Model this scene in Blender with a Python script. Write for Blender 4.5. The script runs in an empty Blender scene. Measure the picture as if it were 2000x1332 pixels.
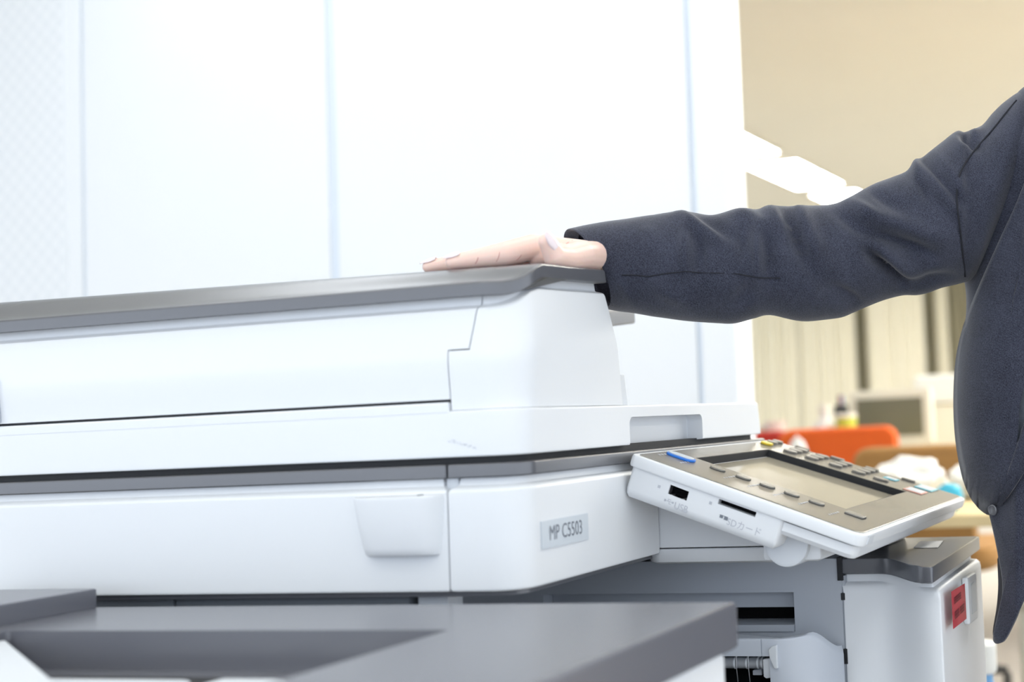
import bpy, bmesh, math, random
from mathutils import Vector, Matrix, noise as mnoise

random.seed(4)
scene = bpy.context.scene
COL = scene.collection
PI = math.pi

# ------------------------------------------------------------------ camera
FPX, CX, CY = 2590.0, 1724.0, 645.0            # focal length and principal point on the 2000x1332 frame
YAW, PITCH, ROLL = (math.radians(a) for a in (15.39, 3.40, -2.745))
fw = Vector((math.cos(PITCH) * math.cos(YAW), math.cos(PITCH) * math.sin(YAW), math.sin(PITCH)))
_r = fw.cross(Vector((0, 0, 1))).normalized()
_u = _r.cross(fw)
RT = math.cos(ROLL) * _r + math.sin(ROLL) * _u
UP = -math.sin(ROLL) * _r + math.cos(ROLL) * _u
CAM = Vector((-1.0564, -0.6335, 0.95))
cam_d = bpy.data.cameras.new('camera')
cam_d.sensor_fit = 'HORIZONTAL'
cam_d.sensor_width = 36.0
cam_d.lens = 36.0 * FPX / 2000.0
cam_d.shift_x = (1000.0 - CX) / 2000.0
cam_d.shift_y = (CY - 666.0) / 2000.0
cam_d.clip_start = 0.02
cam_d.clip_end = 60
cam_d.dof.use_dof = True
cam_d.dof.focus_distance = 1.46
cam_d.dof.aperture_fstop = 3.4
cam_o = bpy.data.objects.new('camera', cam_d)
COL.objects.link(cam_o)
cam_o.matrix_world = Matrix(((RT.x, UP.x, -fw.x, CAM.x), (RT.y, UP.y, -fw.y, CAM.y), (RT.z, UP.z, -fw.z, CAM.z), (0, 0, 0, 1)))
scene.camera = cam_o

# ------------------------------------------------------------------ world, light, exposure
world = bpy.data.worlds.new('daylight')
scene.world = world
world.use_nodes = True
wb = world.node_tree.nodes['Background']
wb.inputs['Color'].default_value = (0.79, 0.875, 1.0, 1)
wb.inputs['Strength'].default_value = 2.12

scene.view_settings.view_transform = 'Standard'
scene.view_settings.look = 'None'
scene.view_settings.gamma = 1.0
scene.view_settings.use_curve_mapping = False
scene.view_settings.exposure = 0.0
scene.cycles.use_denoising = True
scene.cycles.max_bounces = 6
scene.cycles.diffuse_bounces = 3
scene.cycles.glossy_bounces = 3
scene.cycles.use_adaptive_sampling = True
scene.cycles.adaptive_threshold = 0.04
scene.cycles.adaptive_min_samples = 12
scene.cycles.sample_clamp_indirect = 4.0

# ------------------------------------------------------------------ helpers
def ray(x, y):
    return fw + RT * ((x - CX) / FPX) - UP * ((y - CY) / FPX)
def at(x, y, t):                                   # the place t metres deep that shows at (x, y) of the photograph
    return CAM + ray(x, y) * t
def on(x, y, ax, v):                               # the same, on the plane ax = v
    d = ray(x, y); i = 'xyz'.index(ax)
    return CAM + d * ((v - CAM[i]) / d[i])

def material(name, color, rough=0.45, metallic=0.0, spec=0.5, bump=0.0, bscale=200.0, var=0.0, vscale=8.0,
             emit=0.0, emit_color=None, sss=0.0, coat=0.0, sheen=0.0, alpha=None, transmission=0.0):
    m = bpy.data.materials.new(name)
    m.use_nodes = True
    nt = m.node_tree
    b = nt.nodes['Principled BSDF']
    b.inputs['Roughness'].default_value = rough
    b.inputs['Metallic'].default_value = metallic
    b.inputs['Specular IOR Level'].default_value = spec
    b.inputs['Base Color'].default_value = (*color, 1)
    b.inputs['Coat Weight'].default_value = coat
    b.inputs['Sheen Weight'].default_value = sheen
    b.inputs['Transmission Weight'].default_value = transmission
    tc = nt.nodes.new('ShaderNodeTexCoord')
    n = nt.nodes.new('ShaderNodeTexNoise')
    n.inputs['Scale'].default_value = vscale
    n.inputs['Detail'].default_value = 4
    nt.links.new(tc.outputs['Object'], n.inputs['Vector'])
    mx = nt.nodes.new('ShaderNodeMix'); mx.data_type = 'RGBA'
    k = max(var, 0.008)
    mx.inputs['A'].default_value = (*[max(0, c * (1 - k)) for c in color], 1)
    mx.inputs['B'].default_value = (*[min(1, c * (1 + k)) for c in color], 1)
    nt.links.new(n.outputs['Fac'], mx.inputs['Factor'])
    nt.links.new(mx.outputs['Result'], b.inputs['Base Color'])
    if bump:
        n2 = nt.nodes.new('ShaderNodeTexNoise')
        n2.inputs['Scale'].default_value = bscale
        nt.links.new(tc.outputs['Object'], n2.inputs['Vector'])
        bp = nt.nodes.new('ShaderNodeBump')
        bp.inputs['Strength'].default_value = bump
        bp.inputs['Distance'].default_value = 0.0006
        nt.links.new(n2.outputs['Fac'], bp.inputs['Height'])
        nt.links.new(bp.outputs['Normal'], b.inputs['Normal'])
    if emit:
        b.inputs['Emission Color'].default_value = (*(emit_color or color), 1)
        b.inputs['Emission Strength'].default_value = emit
    if sss:
        b.inputs['Subsurface Weight'].default_value = sss
        b.inputs['Subsurface Radius'].default_value = (0.010, 0.004, 0.002)
        b.inputs['Subsurface Scale'].default_value = 0.6
    return m

def cloth_material(name, c_dark, c_light, scale=900.0):
    m = bpy.data.materials.new(name); m.use_nodes = True
    nt = m.node_tree; b = nt.nodes['Principled BSDF']
    b.inputs['Roughness'].default_value = 0.85
    b.inputs['Specular IOR Level'].default_value = 0.2
    b.inputs['Sheen Weight'].default_value = 0.25
    b.inputs['Sheen Roughness'].default_value = 0.5
    tc = nt.nodes.new('ShaderNodeTexCoord')
    mp = nt.nodes.new('ShaderNodeMapping')
    mp.inputs['Rotation'].default_value = (0.3, 0.5, 0.7)
    nt.links.new(tc.outputs['Object'], mp.inputs['Vector'])
    w = nt.nodes.new('ShaderNodeTexWave')                       # twill line
    w.inputs['Scale'].default_value = scale / 5
    w.inputs['Distortion'].default_value = 5.0
    w.inputs['Detail'].default_value = 2.0
    w.inputs['Detail Scale'].default_value = 3.0
    nt.links.new(mp.outputs['Vector'], w.inputs['Vector'])
    n = nt.nodes.new('ShaderNodeTexNoise')                      # melange yarn
    n.inputs['Scale'].default_value = scale
    n.inputs['Detail'].default_value = 3
    nt.links.new(tc.outputs['Object'], n.inputs['Vector'])
    n3 = nt.nodes.new('ShaderNodeTexNoise')
    n3.inputs['Scale'].default_value = 26
    nt.links.new(tc.outputs['Object'], n3.inputs['Vector'])
    a = nt.nodes.new('ShaderNodeMath'); a.operation = 'MULTIPLY_ADD'
    a.inputs[1].default_value = 0.07
    nt.links.new(w.outputs['Fac'], a.inputs[0]); nt.links.new(n.outputs['Fac'], a.inputs[2])
    a2 = nt.nodes.new('ShaderNodeMath'); a2.operation = 'MULTIPLY_ADD'
    a2.inputs[1].default_value = 0.25
    nt.links.new(n3.outputs['Fac'], a2.inputs[0]); nt.links.new(a.outputs[0], a2.inputs[2])
    mr = nt.nodes.new('ShaderNodeMapRange')
    mr.inputs['From Min'].default_value = 0.40; mr.inputs['From Max'].default_value = 1.0
    nt.links.new(a2.outputs[0], mr.inputs['Value'])
    mx = nt.nodes.new('ShaderNodeMix'); mx.data_type = 'RGBA'
    mx.inputs['A'].default_value = (*c_dark, 1); mx.inputs['B'].default_value = (*c_light, 1)
    nt.links.new(mr.outputs['Result'], mx.inputs['Factor'])
    nt.links.new(mx.outputs['Result'], b.inputs['Base Color'])
    bp = nt.nodes.new('ShaderNodeBump'); bp.inputs['Strength'].default_value = 0.25; bp.inputs['Distance'].default_value = 0.0005
    nt.links.new(a.outputs[0], bp.inputs['Height'])
    nt.links.new(bp.outputs['Normal'], b.inputs['Normal'])
    return m

M = {}
M['white'] = material('white_plastic', (0.84, 0.86, 0.885), 0.42, bump=0.05, bscale=900)
M['offwhite'] = material('pale_grey_plastic', (0.72, 0.75, 0.79), 0.45, bump=0.05, bscale=900)
M['unitgrey'] = material('grey_exit_plastic', (0.58, 0.62, 0.69), 0.4)
M['midgrey'] = material('mid_grey_plastic', (0.47, 0.50, 0.55), 0.5)
M['dark'] = material('charcoal_plastic', (0.105, 0.108, 0.122), 0.28, spec=1.0)
M['slate'] = material('slate_cavity_plastic', (0.16, 0.18, 0.205), 0.5)
M['darktray'] = material('slate_plastic', (0.14, 0.142, 0.165), 0.26, spec=0.9)
M['black'] = material('black_void_plastic', (0.004, 0.004, 0.005), 0.9, spec=0.1)
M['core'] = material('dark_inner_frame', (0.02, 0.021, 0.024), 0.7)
M['ink'] = material('grey_print', (0.20, 0.22, 0.26), 0.6)
M['inkpale'] = material('pale_grey_print', (0.55, 0.57, 0.62), 0.6)
M['whiteprint'] = material('white_print', (0.85, 0.85, 0.85), 0.5)
M['plate'] = material('label_plate_grey', (0.66, 0.71, 0.76), 0.4)
M['bezel'] = material('taupe_gloss_bezel', (0.20, 0.185, 0.158), 0.26, spec=1.0)  # taupe raised lighter to carry the ceiling's cream reflection
M['screen'] = material('screen_with_reflection', (0.46, 0.42, 0.33), 0.12, spec=1.0, coat=0.3)  # grey display lightened to cream, painting in the ceiling's reflection
M['key'] = material('taupe_key', (0.27, 0.255, 0.225), 0.35)
M['blue'] = material('blue_button', (0.02, 0.20, 0.75), 0.3)
M['bluelight'] = material('pale_button_face', (0.62, 0.68, 0.75), 0.3)
M['yellow'] = material('yellow_button', (0.85, 0.62, 0.02), 0.35)
M['cyan'] = material('cyan_outline', (0.10, 0.60, 0.72), 0.35)
M['salmon'] = material('salmon_outline', (0.80, 0.33, 0.24), 0.35)
M['steel'] = material('steel', (0.62, 0.62, 0.64), 0.28, metallic=0.9)
M['clear'] = material('clear_roller', (0.80, 0.83, 0.88), 0.12, transmission=0.55)
M['red'] = material('red_sticker', (0.50, 0.022, 0.050), 0.5)
M['redink'] = material('dark_red_print', (0.16, 0.02, 0.03), 0.6)
M['wall'] = material('white_partition_paint', (0.89, 0.905, 0.92), 0.55)
M['groove'] = material('partition_joint', (0.76, 0.82, 0.90), 0.6)
M['skin'] = material('skin', (0.92, 0.66, 0.57), 0.42, sss=0.25, bump=0.08, bscale=500, var=0.05, vscale=60)
M['crease'] = material('skin_crease', (0.62, 0.30, 0.25), 0.6)
M['nail'] = material('pearl_pink_nail', (0.90, 0.77, 0.78), 0.16, coat=0.6)
M['jacket'] = cloth_material('navy_grey_melange_wool', (0.007, 0.009, 0.017), (0.080, 0.086, 0.126))
M['lining'] = material('jacket_lining', (0.05, 0.05, 0.055), 0.5)
M['shirt'] = cloth_material('grey_blue_shirt_cotton', (0.16, 0.19, 0.24), (0.34, 0.38, 0.44), 1200)
M['trousers'] = cloth_material('black_trouser_wool', (0.006, 0.006, 0.009), (0.022, 0.022, 0.028))
M['hair'] = material('dark_brown_hair', (0.03, 0.02, 0.015), 0.4)
M['thread'] = material('dark_seam_thread', (0.014, 0.015, 0.022), 0.9)

def link(o, parent=None):
    COL.objects.link(o)
    if parent is not None:
        o.parent = parent
        if parent.type == 'EMPTY':                              # meshes are written in world places: undo the empty's shift
            o.matrix_parent_inverse = Matrix.Translation(-parent.location)
    return o
def empty(name, loc, label, cat, group=None, kind=None):
    o = bpy.data.objects.new(name, None)
    o.empty_display_size = 0.1
    o.location = loc
    COL.objects.link(o)
    return tag(o, label, cat, group, kind)
def tag(o, label=None, cat=None, group=None, kind=None):
    if label: o['label'] = label
    if cat: o['category'] = cat
    if group: o['group'] = group
    if kind: o['kind'] = kind
    return o
def finish(name, bm, mat, parent=None, angle=35, recalc=True):
    if recalc:
        bmesh.ops.recalc_face_normals(bm, faces=bm.faces)
    me = bpy.data.meshes.new(name)
    bm.to_mesh(me); bm.free()
    me.materials.append(mat if not isinstance(mat, str) else M[mat])
    for p in me.polygons: p.use_smooth = True
    me.set_sharp_from_angle(angle=math.radians(angle))
    o = bpy.data.objects.new(name, me)
    return link(o, parent)
def ring_loft(name, rings, mat, parent=None, cap=(True, True), angle=35, closed=True, deform=None):
    bm = bmesh.new(); R = []
    for r in rings:
        R.append([bm.verts.new(deform(Vector(p)) if deform else Vector(p)) for p in r])
    n = len(rings[0])
    for a, b in zip(R[:-1], R[1:]):
        for i in range(n if closed else n - 1):
            j = (i + 1) % n
            bm.faces.new((a[i], a[j], b[j], b[i]))
    if cap[0]: bm.faces.new(list(reversed(R[0])))
    if cap[1]: bm.faces.new(R[-1])
    return finish(name, bm, mat, parent, angle)
def rr(x0, x1, y0, y1, rads, d=0.0, z=0.0, cs=8, es=1):
    x0 += d; x1 -= d; y0 += d; y1 -= d
    out = []
    if not isinstance(rads, (tuple, list)): rads = (rads,) * 4
    cs_ = [((x0, y0), (1, 1), 180), ((x1, y0), (-1, 1), 270), ((x1, y1), (-1, -1), 0), ((x0, y1), (1, -1), 90)]
    lim = min(x1 - x0, y1 - y0) / 2 * 0.98
    for (c, s, a0), r in zip(cs_, rads):
        r = min(max(r - d, 0.0004), lim)
        cx, cy = c[0] + s[0] * r, c[1] + s[1] * r
        for k in range(cs + 1):
            a = math.radians(a0 + 90.0 * k / cs)
            out.append((cx + r * math.cos(a), cy + r * math.sin(a), z))
    if es > 1:                                                  # more points along the straight sides
        full = []; m = cs + 1
        for k in range(4):
            full += out[k * m:(k + 1) * m]
            p, q = out[(k + 1) * m - 1], out[((k + 1) * m) % (4 * m)]
            for e in range(1, es):
                f = e / es
                full.append(tuple(p[i] + (q[i] - p[i]) * f for i in range(3)))
        out = full
    return out
def slab(name, x0, x1, y0, y1, rads, prof, mat, parent=None, deform=None, cs=8, es=1, angle=35):
    return ring_loft(name, [rr(x0, x1, y0, y1, rads, d, z, cs, es) for d, z in prof], mat, parent, deform=deform, angle=angle)
def rslab(name, x0, x1, y0, y1, z0, z1, mat, parent=None, r=0.003, b=0.0015, deform=None, cs=4, es=1):
    b = min(b, (z1 - z0) * 0.45)
    h = b * 0.3
    return slab(name, x0, x1, y0, y1, r, [(b, z0), (h, z0 + h), (0, z0 + b), (0, z1 - b), (h, z1 - h), (b, z1)], mat, parent, deform, cs, es)
def box(name, lo, hi, mat, parent=None, bevel=0.002, seg=2, deform=None):
    bm = bmesh.new()
    bmesh.ops.create_cube(bm, size=1)
    for v in bm.verts:
        v.co = Vector([lo[i] + (v.co[i] + 0.5) * (hi[i] - lo[i]) for i in range(3)])
    if bevel:
        bmesh.ops.bevel(bm, geom=bm.edges[:], offset=bevel, segments=seg, profile=0.5, affect='EDGES')
    if deform:
        for v in bm.verts: v.co = deform(v.co.copy())
    return finish(name, bm, mat, parent)
def prism(name, poly, axis, a, b, mat, parent=None, bevel=0.0, seg=2, deform=None, angle=35):
    """polygon in the two other axes (in xyz order) pushed from a to b along axis"""
    bm = bmesh.new(); i = 'xyz'.index(axis)
    def mk(p, t):
        q = list(p); q.insert(i, t); return Vector(q)
    A_ = [bm.verts.new(mk(p, a)) for p in poly]; B_ = [bm.verts.new(mk(p, b)) for p in poly]
    n = len(poly)
    bm.faces.new(A_); bm.faces.new(list(reversed(B_)))
    for k in range(n): bm.faces.new((A_[k], B_[k], B_[(k + 1) % n], A_[(k + 1) % n]))
    bmesh.ops.recalc_face_normals(bm, faces=bm.faces)
    if bevel:
        bmesh.ops.bevel(bm, geom=bm.edges[:], offset=bevel, segments=seg, profile=0.5, affect='EDGES')
    if deform:
        for v in bm.verts: v.co = deform(v.co.copy())
    return finish(name, bm, mat, parent, angle)
def tube(name, pts, rad, mat, parent=None, seg=12, cap=True):
    pts = [Vector(p) for p in pts]
    if not isinstance(rad, (list, tuple)): rad = [rad] * len(pts)
    rings = []; ref = None
    for i, p in enumerate(pts):
        d = (pts[min(i + 1, len(pts) - 1)] - pts[max(i - 1, 0)]).normalized()
        if ref is None or abs(ref.dot(d)) > 0.98:
            ref = Vector((0, 0, 1)) if abs(d.z) < 0.9 else Vector((1, 0, 0))
        a = (ref - d * ref.dot(d)).normalized(); b = d.cross(a); ref = a
        rings.append([p + (a * math.cos(2 * PI * k / seg) + b * math.sin(2 * PI * k / seg)) * rad[i] for k in range(seg)])
    return ring_loft(name, rings, mat, parent, (cap, cap), 60)
def lathe(name, c, prof, mat, parent=None, seg=24, axis='z', angle=40):
    rings = []
    for r, h in prof:
        rg = []
        for k in range(seg):
            a = 2 * PI * k / seg
            p = (r * math.cos(a), r * math.sin(a), h)
            if axis == 'x': p = (h, p[0], p[1])
            if axis == 'y': p = (p[0], h, p[1])
            rg.append(Vector(c) + Vector(p))
        rings.append(rg)
    return ring_loft(name, rings, mat, parent, angle=angle)
def apply_mods(o):
    dg = bpy.context.evaluated_depsgraph_get()
    me = bpy.data.meshes.new_from_object(o.evaluated_get(dg))
    old = o.data
    o.modifiers.clear(); o.data = me
    bpy.data.meshes.remove(old)
    return o
def boolean(o, cutters, op='DIFFERENCE', keep=False):
    for c in cutters:
        m = o.modifiers.new('b', 'BOOLEAN'); m.operation = op; m.object = c; m.solver = 'EXACT'
    bpy.context.view_layer.update()
    apply_mods(o)
    me = o.data
    while len(me.materials) > 1: me.materials.pop(index=len(me.materials) - 1)
    for p in me.polygons: p.material_index = 0; p.use_smooth = True
    me.set_sharp_from_angle(angle=math.radians(35))
    if not keep:
        for c in cutters: drop(c)
    return o
def drop(o):
    me = o.data
    bpy.data.objects.remove(o)
    bpy.data.meshes.remove(me)
def text(name, s, size, mat, parent, place, spacing=1.0):
    """place(x, y) turns the flat text plane into a place on the surface"""
    cu = bpy.data.curves.new(name, 'FONT'); cu.body = s; cu.size = size; cu.align_x = 'CENTER'; cu.align_y = 'CENTER'
    cu.space_character = spacing; cu.resolution_u = 3
    t = bpy.data.objects.new(name + '_tmp', cu); COL.objects.link(t)
    bpy.context.view_layer.update()
    me = bpy.data.meshes.new_from_object(t.evaluated_get(bpy.context.evaluated_depsgraph_get()))
    bpy.data.objects.remove(t); bpy.data.curves.remove(cu)
    for v in me.vertices: v.co = place(v.co.x, v.co.y)
    me.materials.clear(); me.materials.append(M[mat])
    me.name = name
    return link(bpy.data.objects.new(name, me), parent)
def quads(name, rects, mat, parent, place):
    """flat print: rectangles (x0, y0, x1, y1) on a surface"""
    bm = bmesh.new()
    for x0, y0, x1, y1 in rects:
        bm.faces.new([bm.verts.new(place(x, y)) for x, y in ((x0, y0), (x1, y0), (x1, y1), (x0, y1))])
    return finish(name, bm, mat, parent, recalc=False)
def sstep(a, b, x):
    t = min(1.0, max(0.0, (x - a) / (b - a)))
    return t * t * (3 - 2 * t)

# ------------------------------------------------------------------ the room
FLOOR = material('grey_beige_carpet', (0.40, 0.375, 0.34), 0.9, bump=0.4, bscale=300, var=0.2, vscale=30)
CEIL = material('cream_ceiling_board', (0.87, 0.83, 0.70), 0.8, var=0.02, vscale=2)
CREAM = material('cream_wall_paint', (0.74, 0.69, 0.53), 0.8)
def struct(o): o['kind'] = 'structure'; return o
struct(box('floor', (-4.5, -5, -0.1), (12.6, 7, 0), FLOOR, bevel=0))
struct(box('ceiling', (-4.5, -5, 2.6), (12.6, 7, 2.7), CEIL, bevel=0))
struct(box('wall_far', (12.0, -5, 0), (12.1, 7, 2.6), CREAM, bevel=0))

# white partition beyond the machine: panels with joints between them, an end post
part_o = struct(empty('wall_partition', (1.66, 1.8, 0), 'white panelled partition wall', 'wall'))
del part_o['category']
PX0 = 1.60
def panel(y0, y1, x=PX0, mat='wall', name='panel'):
    return box(name, (x, y0, 0), (x + 0.05, y1, 2.598), mat, part_o, bevel=0.004)
box('backing', (PX0 + 0.008, 0.505, 0), (PX0 + 0.07, 5.2, 2.597), 'groove', part_o, bevel=0)
panel(0.516, 1.417)
panel(1.442, 2.160)
panel(2.170, 3.2)
panel(3.21, 4.2)
panel(4.21, 5.2)
slab('end_post', PX0 - 0.012, PX0 + 0.085, 0.418, 0.503, 0.012, [(0, 0), (0, 2.598)], 'wall', part_o)
# woven hanging sheet on the left panel: a fine raised grid
GRID = bpy.data.materials.new('woven_white_sheet'); GRID.use_nodes = True
_nt = GRID.node_tree; _b = _nt.nodes['Principled BSDF']
_b.inputs['Roughness'].default_value = 0.6
_tc = _nt.nodes.new('ShaderNodeTexCoord'); _ck = _nt.nodes.new('ShaderNodeTexChecker')
_ck.inputs['Scale'].default_value = 46
_ck.inputs['Color1'].default_value = (0.885, 0.90, 0.915, 1); _ck.inputs['Color2'].default_value = (0.84, 0.86, 0.88, 1)
_nt.links.new(_tc.outputs['Object'], _ck.inputs['Vector']); _nt.links.new(_ck.outputs['Color'], _b.inputs['Base Color'])
box('perforated_sheet', (PX0 - 0.003, 2.215, 0.6), (PX0 + 0.002, 3.15, 2.5), GRID, part_o, bevel=0.001)

# ceiling lights: rows of recessed fluorescent boxes
LAMP = material('fluorescent_diffuser', (1.0, 0.97, 0.88), 0.5, emit=32.0, emit_color=(1.0, 0.965, 0.89))
LAMP2 = material('added_lamp_diffuser', (1.0, 1.0, 1.0), 0.5, emit=4.5, emit_color=(0.93, 0.97, 1.0))  # weaker lamps, added unseen above the machine to light it from overhead
FRAME = material('cream_lamp_frame', (0.82, 0.78, 0.66), 0.5)
def ceiling_light(x0, y0, label, w=1.06, d=0.40, lamp=LAMP):
    e = empty('ceiling_light', (x0 + w / 2, y0 + d / 2, 2.6), label, 'ceiling light', 'fluorescent ceiling lights')
    x1, y1 = x0 + w, y0 + d
    for a, b in (((x0, y0), (x1, y0 + 0.02)), ((x0, y1 - 0.02), (x1, y1)), ((x0, y0 + 0.02), (x0 + 0.02, y1 - 0.02)), ((x1 - 0.02, y0 + 0.02), (x1, y1 - 0.02))):
        box('frame', (*a, 2.585), (*b, 2.6), FRAME, e, bevel=0.002)
    box('diffuser', (x0 + 0.021, y0 + 0.021, 2.588), (x1 - 0.021, y1 - 0.021, 2.599), lamp, e, bevel=0.003)
ceiling_light(5.70, 2.11, 'bright fluorescent ceiling light half hidden by the white partition')
ceiling_light(7.02, 2.10, 'bright fluorescent ceiling light, whole parallelogram above the sleeve')
ceiling_light(8.35, 2.10, 'fluorescent ceiling light of which a tip shows above the sleeve')
for x_ in (-3.4, -2.0, -0.6, 0.6, 1.9, 3.3, 4.7, 6.1, 7.5, 8.9, 10.3):  # unseen rows added to brighten the office and the machine
    for y_ in (-0.9, -3.4) if x_ > 1.6 else (-1.2, 0.1, 1.4):
        ceiling_light(x_, y_, 'added fluorescent ceiling light overhead, out of the picture', lamp=LAMP if x_ > 1.6 else LAMP2)

# ------------------------------------------------------------------ the photocopier
pc = empty('photocopier', (0.3, 0.25, 0), 'large white and charcoal office photocopier with a hand on its lid', 'photocopier')
YB = 0.66                                         # back of the machine
# scanner unit: left panel, front corner cover, panel base on the right, dark inner frame showing in the joints
slab('inner_frame', 0.005, 0.60, 0.005, YB - 0.006, (0.026, 0.01, 0.015, 0.015), [(0, 0.812), (0, 0.886), (0.009, 0.892), (0.009, 0.905), (0.003, 0.907), (0.003, 0.9262)], 'core', pc)
sprof = [(0.004, 0.8037), (0.001, 0.8047), (0, 0.807), (0, 0.8925), (0.0015, 0.8955), (0.007, 0.899), (0.0085, 0.9055)]
side = slab('scanner_side_panel', 0, 0.612, 0.0737, YB, (0.001, 0.001, 0.02, 0.02), sprof, 'white', pc)
front = slab('scanner_corner_cover', 0, 0.2857, 0, 0.0725, (0.03, 0.002, 0.001, 0.001), sprof, 'white', pc, cs=12)
bprof = [(0.0006, 0.9062), (0, 0.907), (0, 0.9168), (0.0008, 0.9182), (0.003, 0.9188)]
slab('charcoal_band', 0.0005, 0.632, 0.0743, YB, (0.0015, 0.001, 0.02, 0.02), bprof, 'dark', pc)
slab('charcoal_band', 0.0005, 0.632, 0, 0.0726, (0.03, 0.012, 0.0015, 0.0015), bprof, 'dark', pc, cs=12)

# media pocket on the side panel
pk = []
for z, y0, y1, dep in ((0.8385, 0.0835, 0.158, 0.0), (0.8375, 0.083, 0.158, 0.006), (0.8378, 0.082, 0.159, 0.011), (0.8395, 0.0812, 0.1602, 0.0145), (0.846, 0.0800, 0.1622, 0.017), (0.866, 0.0778, 0.1664, 0.0205), (0.889, 0.0762, 0.1695, 0.023), (0.8915, 0.0762, 0.1697, 0.0225), (0.8925, 0.077, 0.169, 0.0205)):
    rg = []
    n = 24
    for k in range(n + 1):
        f = k / n; y = y0 + (y1 - y0) * f
        e = 1 - abs(2 * f - 1) ** 7
        bow = 0.82 + 0.18 * math.sin(PI * f)
        rg.append((0.001 - dep * e * bow, y, z - 0.003 * (1 - math.sin(PI * f)) * 0))
    rg += [(0.004, y1, z), (0.004, y0, z)]
    pk.append(rg)
pocket = ring_loft('side_pocket', pk, 'white', pc, angle=50)
box('pocket_mark', (-0.016, 0.0905, 0.8922), (-0.010, 0.0935, 0.8931), 'core', pocket, bevel=0.0002)

# lid (platen cover) with grip cut out of its front edge
lp = [(0.003, 0.9248), (0.0006, 0.9254), (0, 0.9275), (0, 0.9645), (0.0008, 0.9662), (0.003, 0.9672)]
def lid_def(p):                                   # right end leans outwards to the bottom
    if p.x > 0.55: p.x += (0.967 - p.z) * 0.2 * (p.x - 0.55) / 0.055
    return p
lid = slab('lid', 0, 0.604, 0, YB, (0.03, 0.004, 0.02, 0.02), lp, 'white', pc, lid_def, cs=12)
grip = rslab('c', 0.2225, 0.4145, 0.90, 0.9545, -0.02, 0.020, 'white', None, r=0.008, b=0.0005, deform=lambda p: Vector((p.x, p.z, p.y)), cs=6)
boolean(lid, [grip])
lp2 = [(0, 0.966), (0, 0.9735), (0.0008, 0.9746), (0.002, 0.9752)]
slab('lid_side_rim', 0.0, 0.19, 0.0695, YB - 0.002, (0.0012, 0.001, 0.01, 0.02), lp2, 'white', pc)
# scuff on the lid near the corner
def scuff_place(x, y):
    return Vector((-0.0003, 0.0555 + x, 0.9325 + y))
sc_r = []
for k in range(26):
    x = -0.014 + k * 0.0011 + random.uniform(-0.0006, 0.0006); y = 0.004 + (x * 0.28) + random.uniform(-0.0012, 0.0012)
    sc_r.append((x, y, x + random.uniform(0.0006, 0.002), y + random.uniform(0.0003, 0.0009)))
quads('scuff_mark', sc_r, 'inkpale', lid, scuff_place)

# document feeder: S-shaped cover over a white body split into side panel and end cover
def g(x):
    return 0.0188 * sstep(0.006, 0.056, x) + 0.030 * max(0, x - 0.050)
def adf_def(p):
    w = min(1.0, max(0.0, (p.z - 0.985) / 0.045))
    z = p.z + g(p.x) * w * (1 + 0.55 * max(0, p.y))    # the cover climbs a little to the back
    x = p.x
    if x > 0.10:                                   # slanted right flank
        x += (x - 0.10) / 0.105 * (-(max(0, z - 0.968)) * 0.21)
    return Vector((x, p.y, z))
aprof = [(0.0030, 0.9675), (0.0022, 0.985), (0.0008, 1.000), (0.0, 1.012), (0.0004, 1.018), (0.004, 1.045), (0.0052, 1.0568), (0.0062, 1.0592), (0.0085, 1.0604), (0.0118, 1.0612), (0.0128, 1.0625), (0.0130, 1.0700)]
def adf_body(name):
    return slab(name, 0, 0.218, 0, YB - 0.01, (0.042, 0.004, 0.02, 0.02), aprof, 'white', pc, adf_def, cs=14, es=14, angle=50)
G_ = 0.0006
seam = [(0.0685, 0.96), (0.0685, 1.0222), (0.0468, 1.0222), (0.0402, 1.0595), (0.0385, 1.08), (0.0385, 1.14)]
adf_side = adf_body('feeder_side_panel')
boolean(adf_side, [prism('c', [(0.0685 + G_, 0.9778)] + [(y + G_, z + (G_ if 0 < i < 3 else 0)) for i, (y, z) in enumerate(seam) if i > 0] + [(1.2, 1.14), (1.2, 0.9778)], 'x', -0.5, 0.8, 'white')], 'INTERSECT')
adf_end = adf_body('feeder_end_cover')
boolean(adf_end, [prism('c', [(y - G_, z - (G_ if 0 < i < 3 else 0)) for i, (y, z) in enumerate(seam)] + [(-0.5, 1.14), (-0.5, 0.96)], 'x', -0.5, 0.8, 'white')], 'INTERSECT')
slab('feeder_core', 0.006, 0.19, 0.007, YB - 0.02, (0.038, 0.004, 0.01, 0.01), [(0, 0.969), (0, 1.02), (0.006, 1.055), (0.012, 1.064)], 'core', pc, adf_def, cs=10, es=10)
# charcoal cover: rings shrink to the middle so that the top follows the S shape
crs = [(0.0015, 1.0696), (0, 1.0704), (0, 1.0805), (0.0006, 1.0822), (0.0020, 1.0830)]
crs += [(0.004 + 0.0035 * k, 1.0831) for k in range(25)]
ring_loft('feeder_cover', [rr(-0.0012, 0.2085, -0.0012, YB - 0.008, (0.042, 0.004, 0.02, 0.02), d, z, 14, 14) for d, z in crs], 'dark', pc, deform=adf_def, angle=50)
# left end of the frame: tab and slit where the feeder's rear release sits
box('release_tab', (-0.004, 0.588, 0.979), (0.004, 0.62, 1.022), 'midgrey', pc, bevel=0.001)
# original tray reaching to the right behind the end cover
prism('original_tray', [(0.19, 1.040), (0.592, 1.0825), (0.5915, 1.1000), (0.575, 1.1015), (0.19, 1.074)], 'y', 0.168, 0.50, 'dark', pc, bevel=0.003)
prism('tray_side_fence', [(0.205, 0.967), (0.245, 0.967), (0.239, 1.0), (0.205, 1.0)], 'y', 0.012, 0.10, 'offwhite', pc, bevel=0.001)

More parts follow.
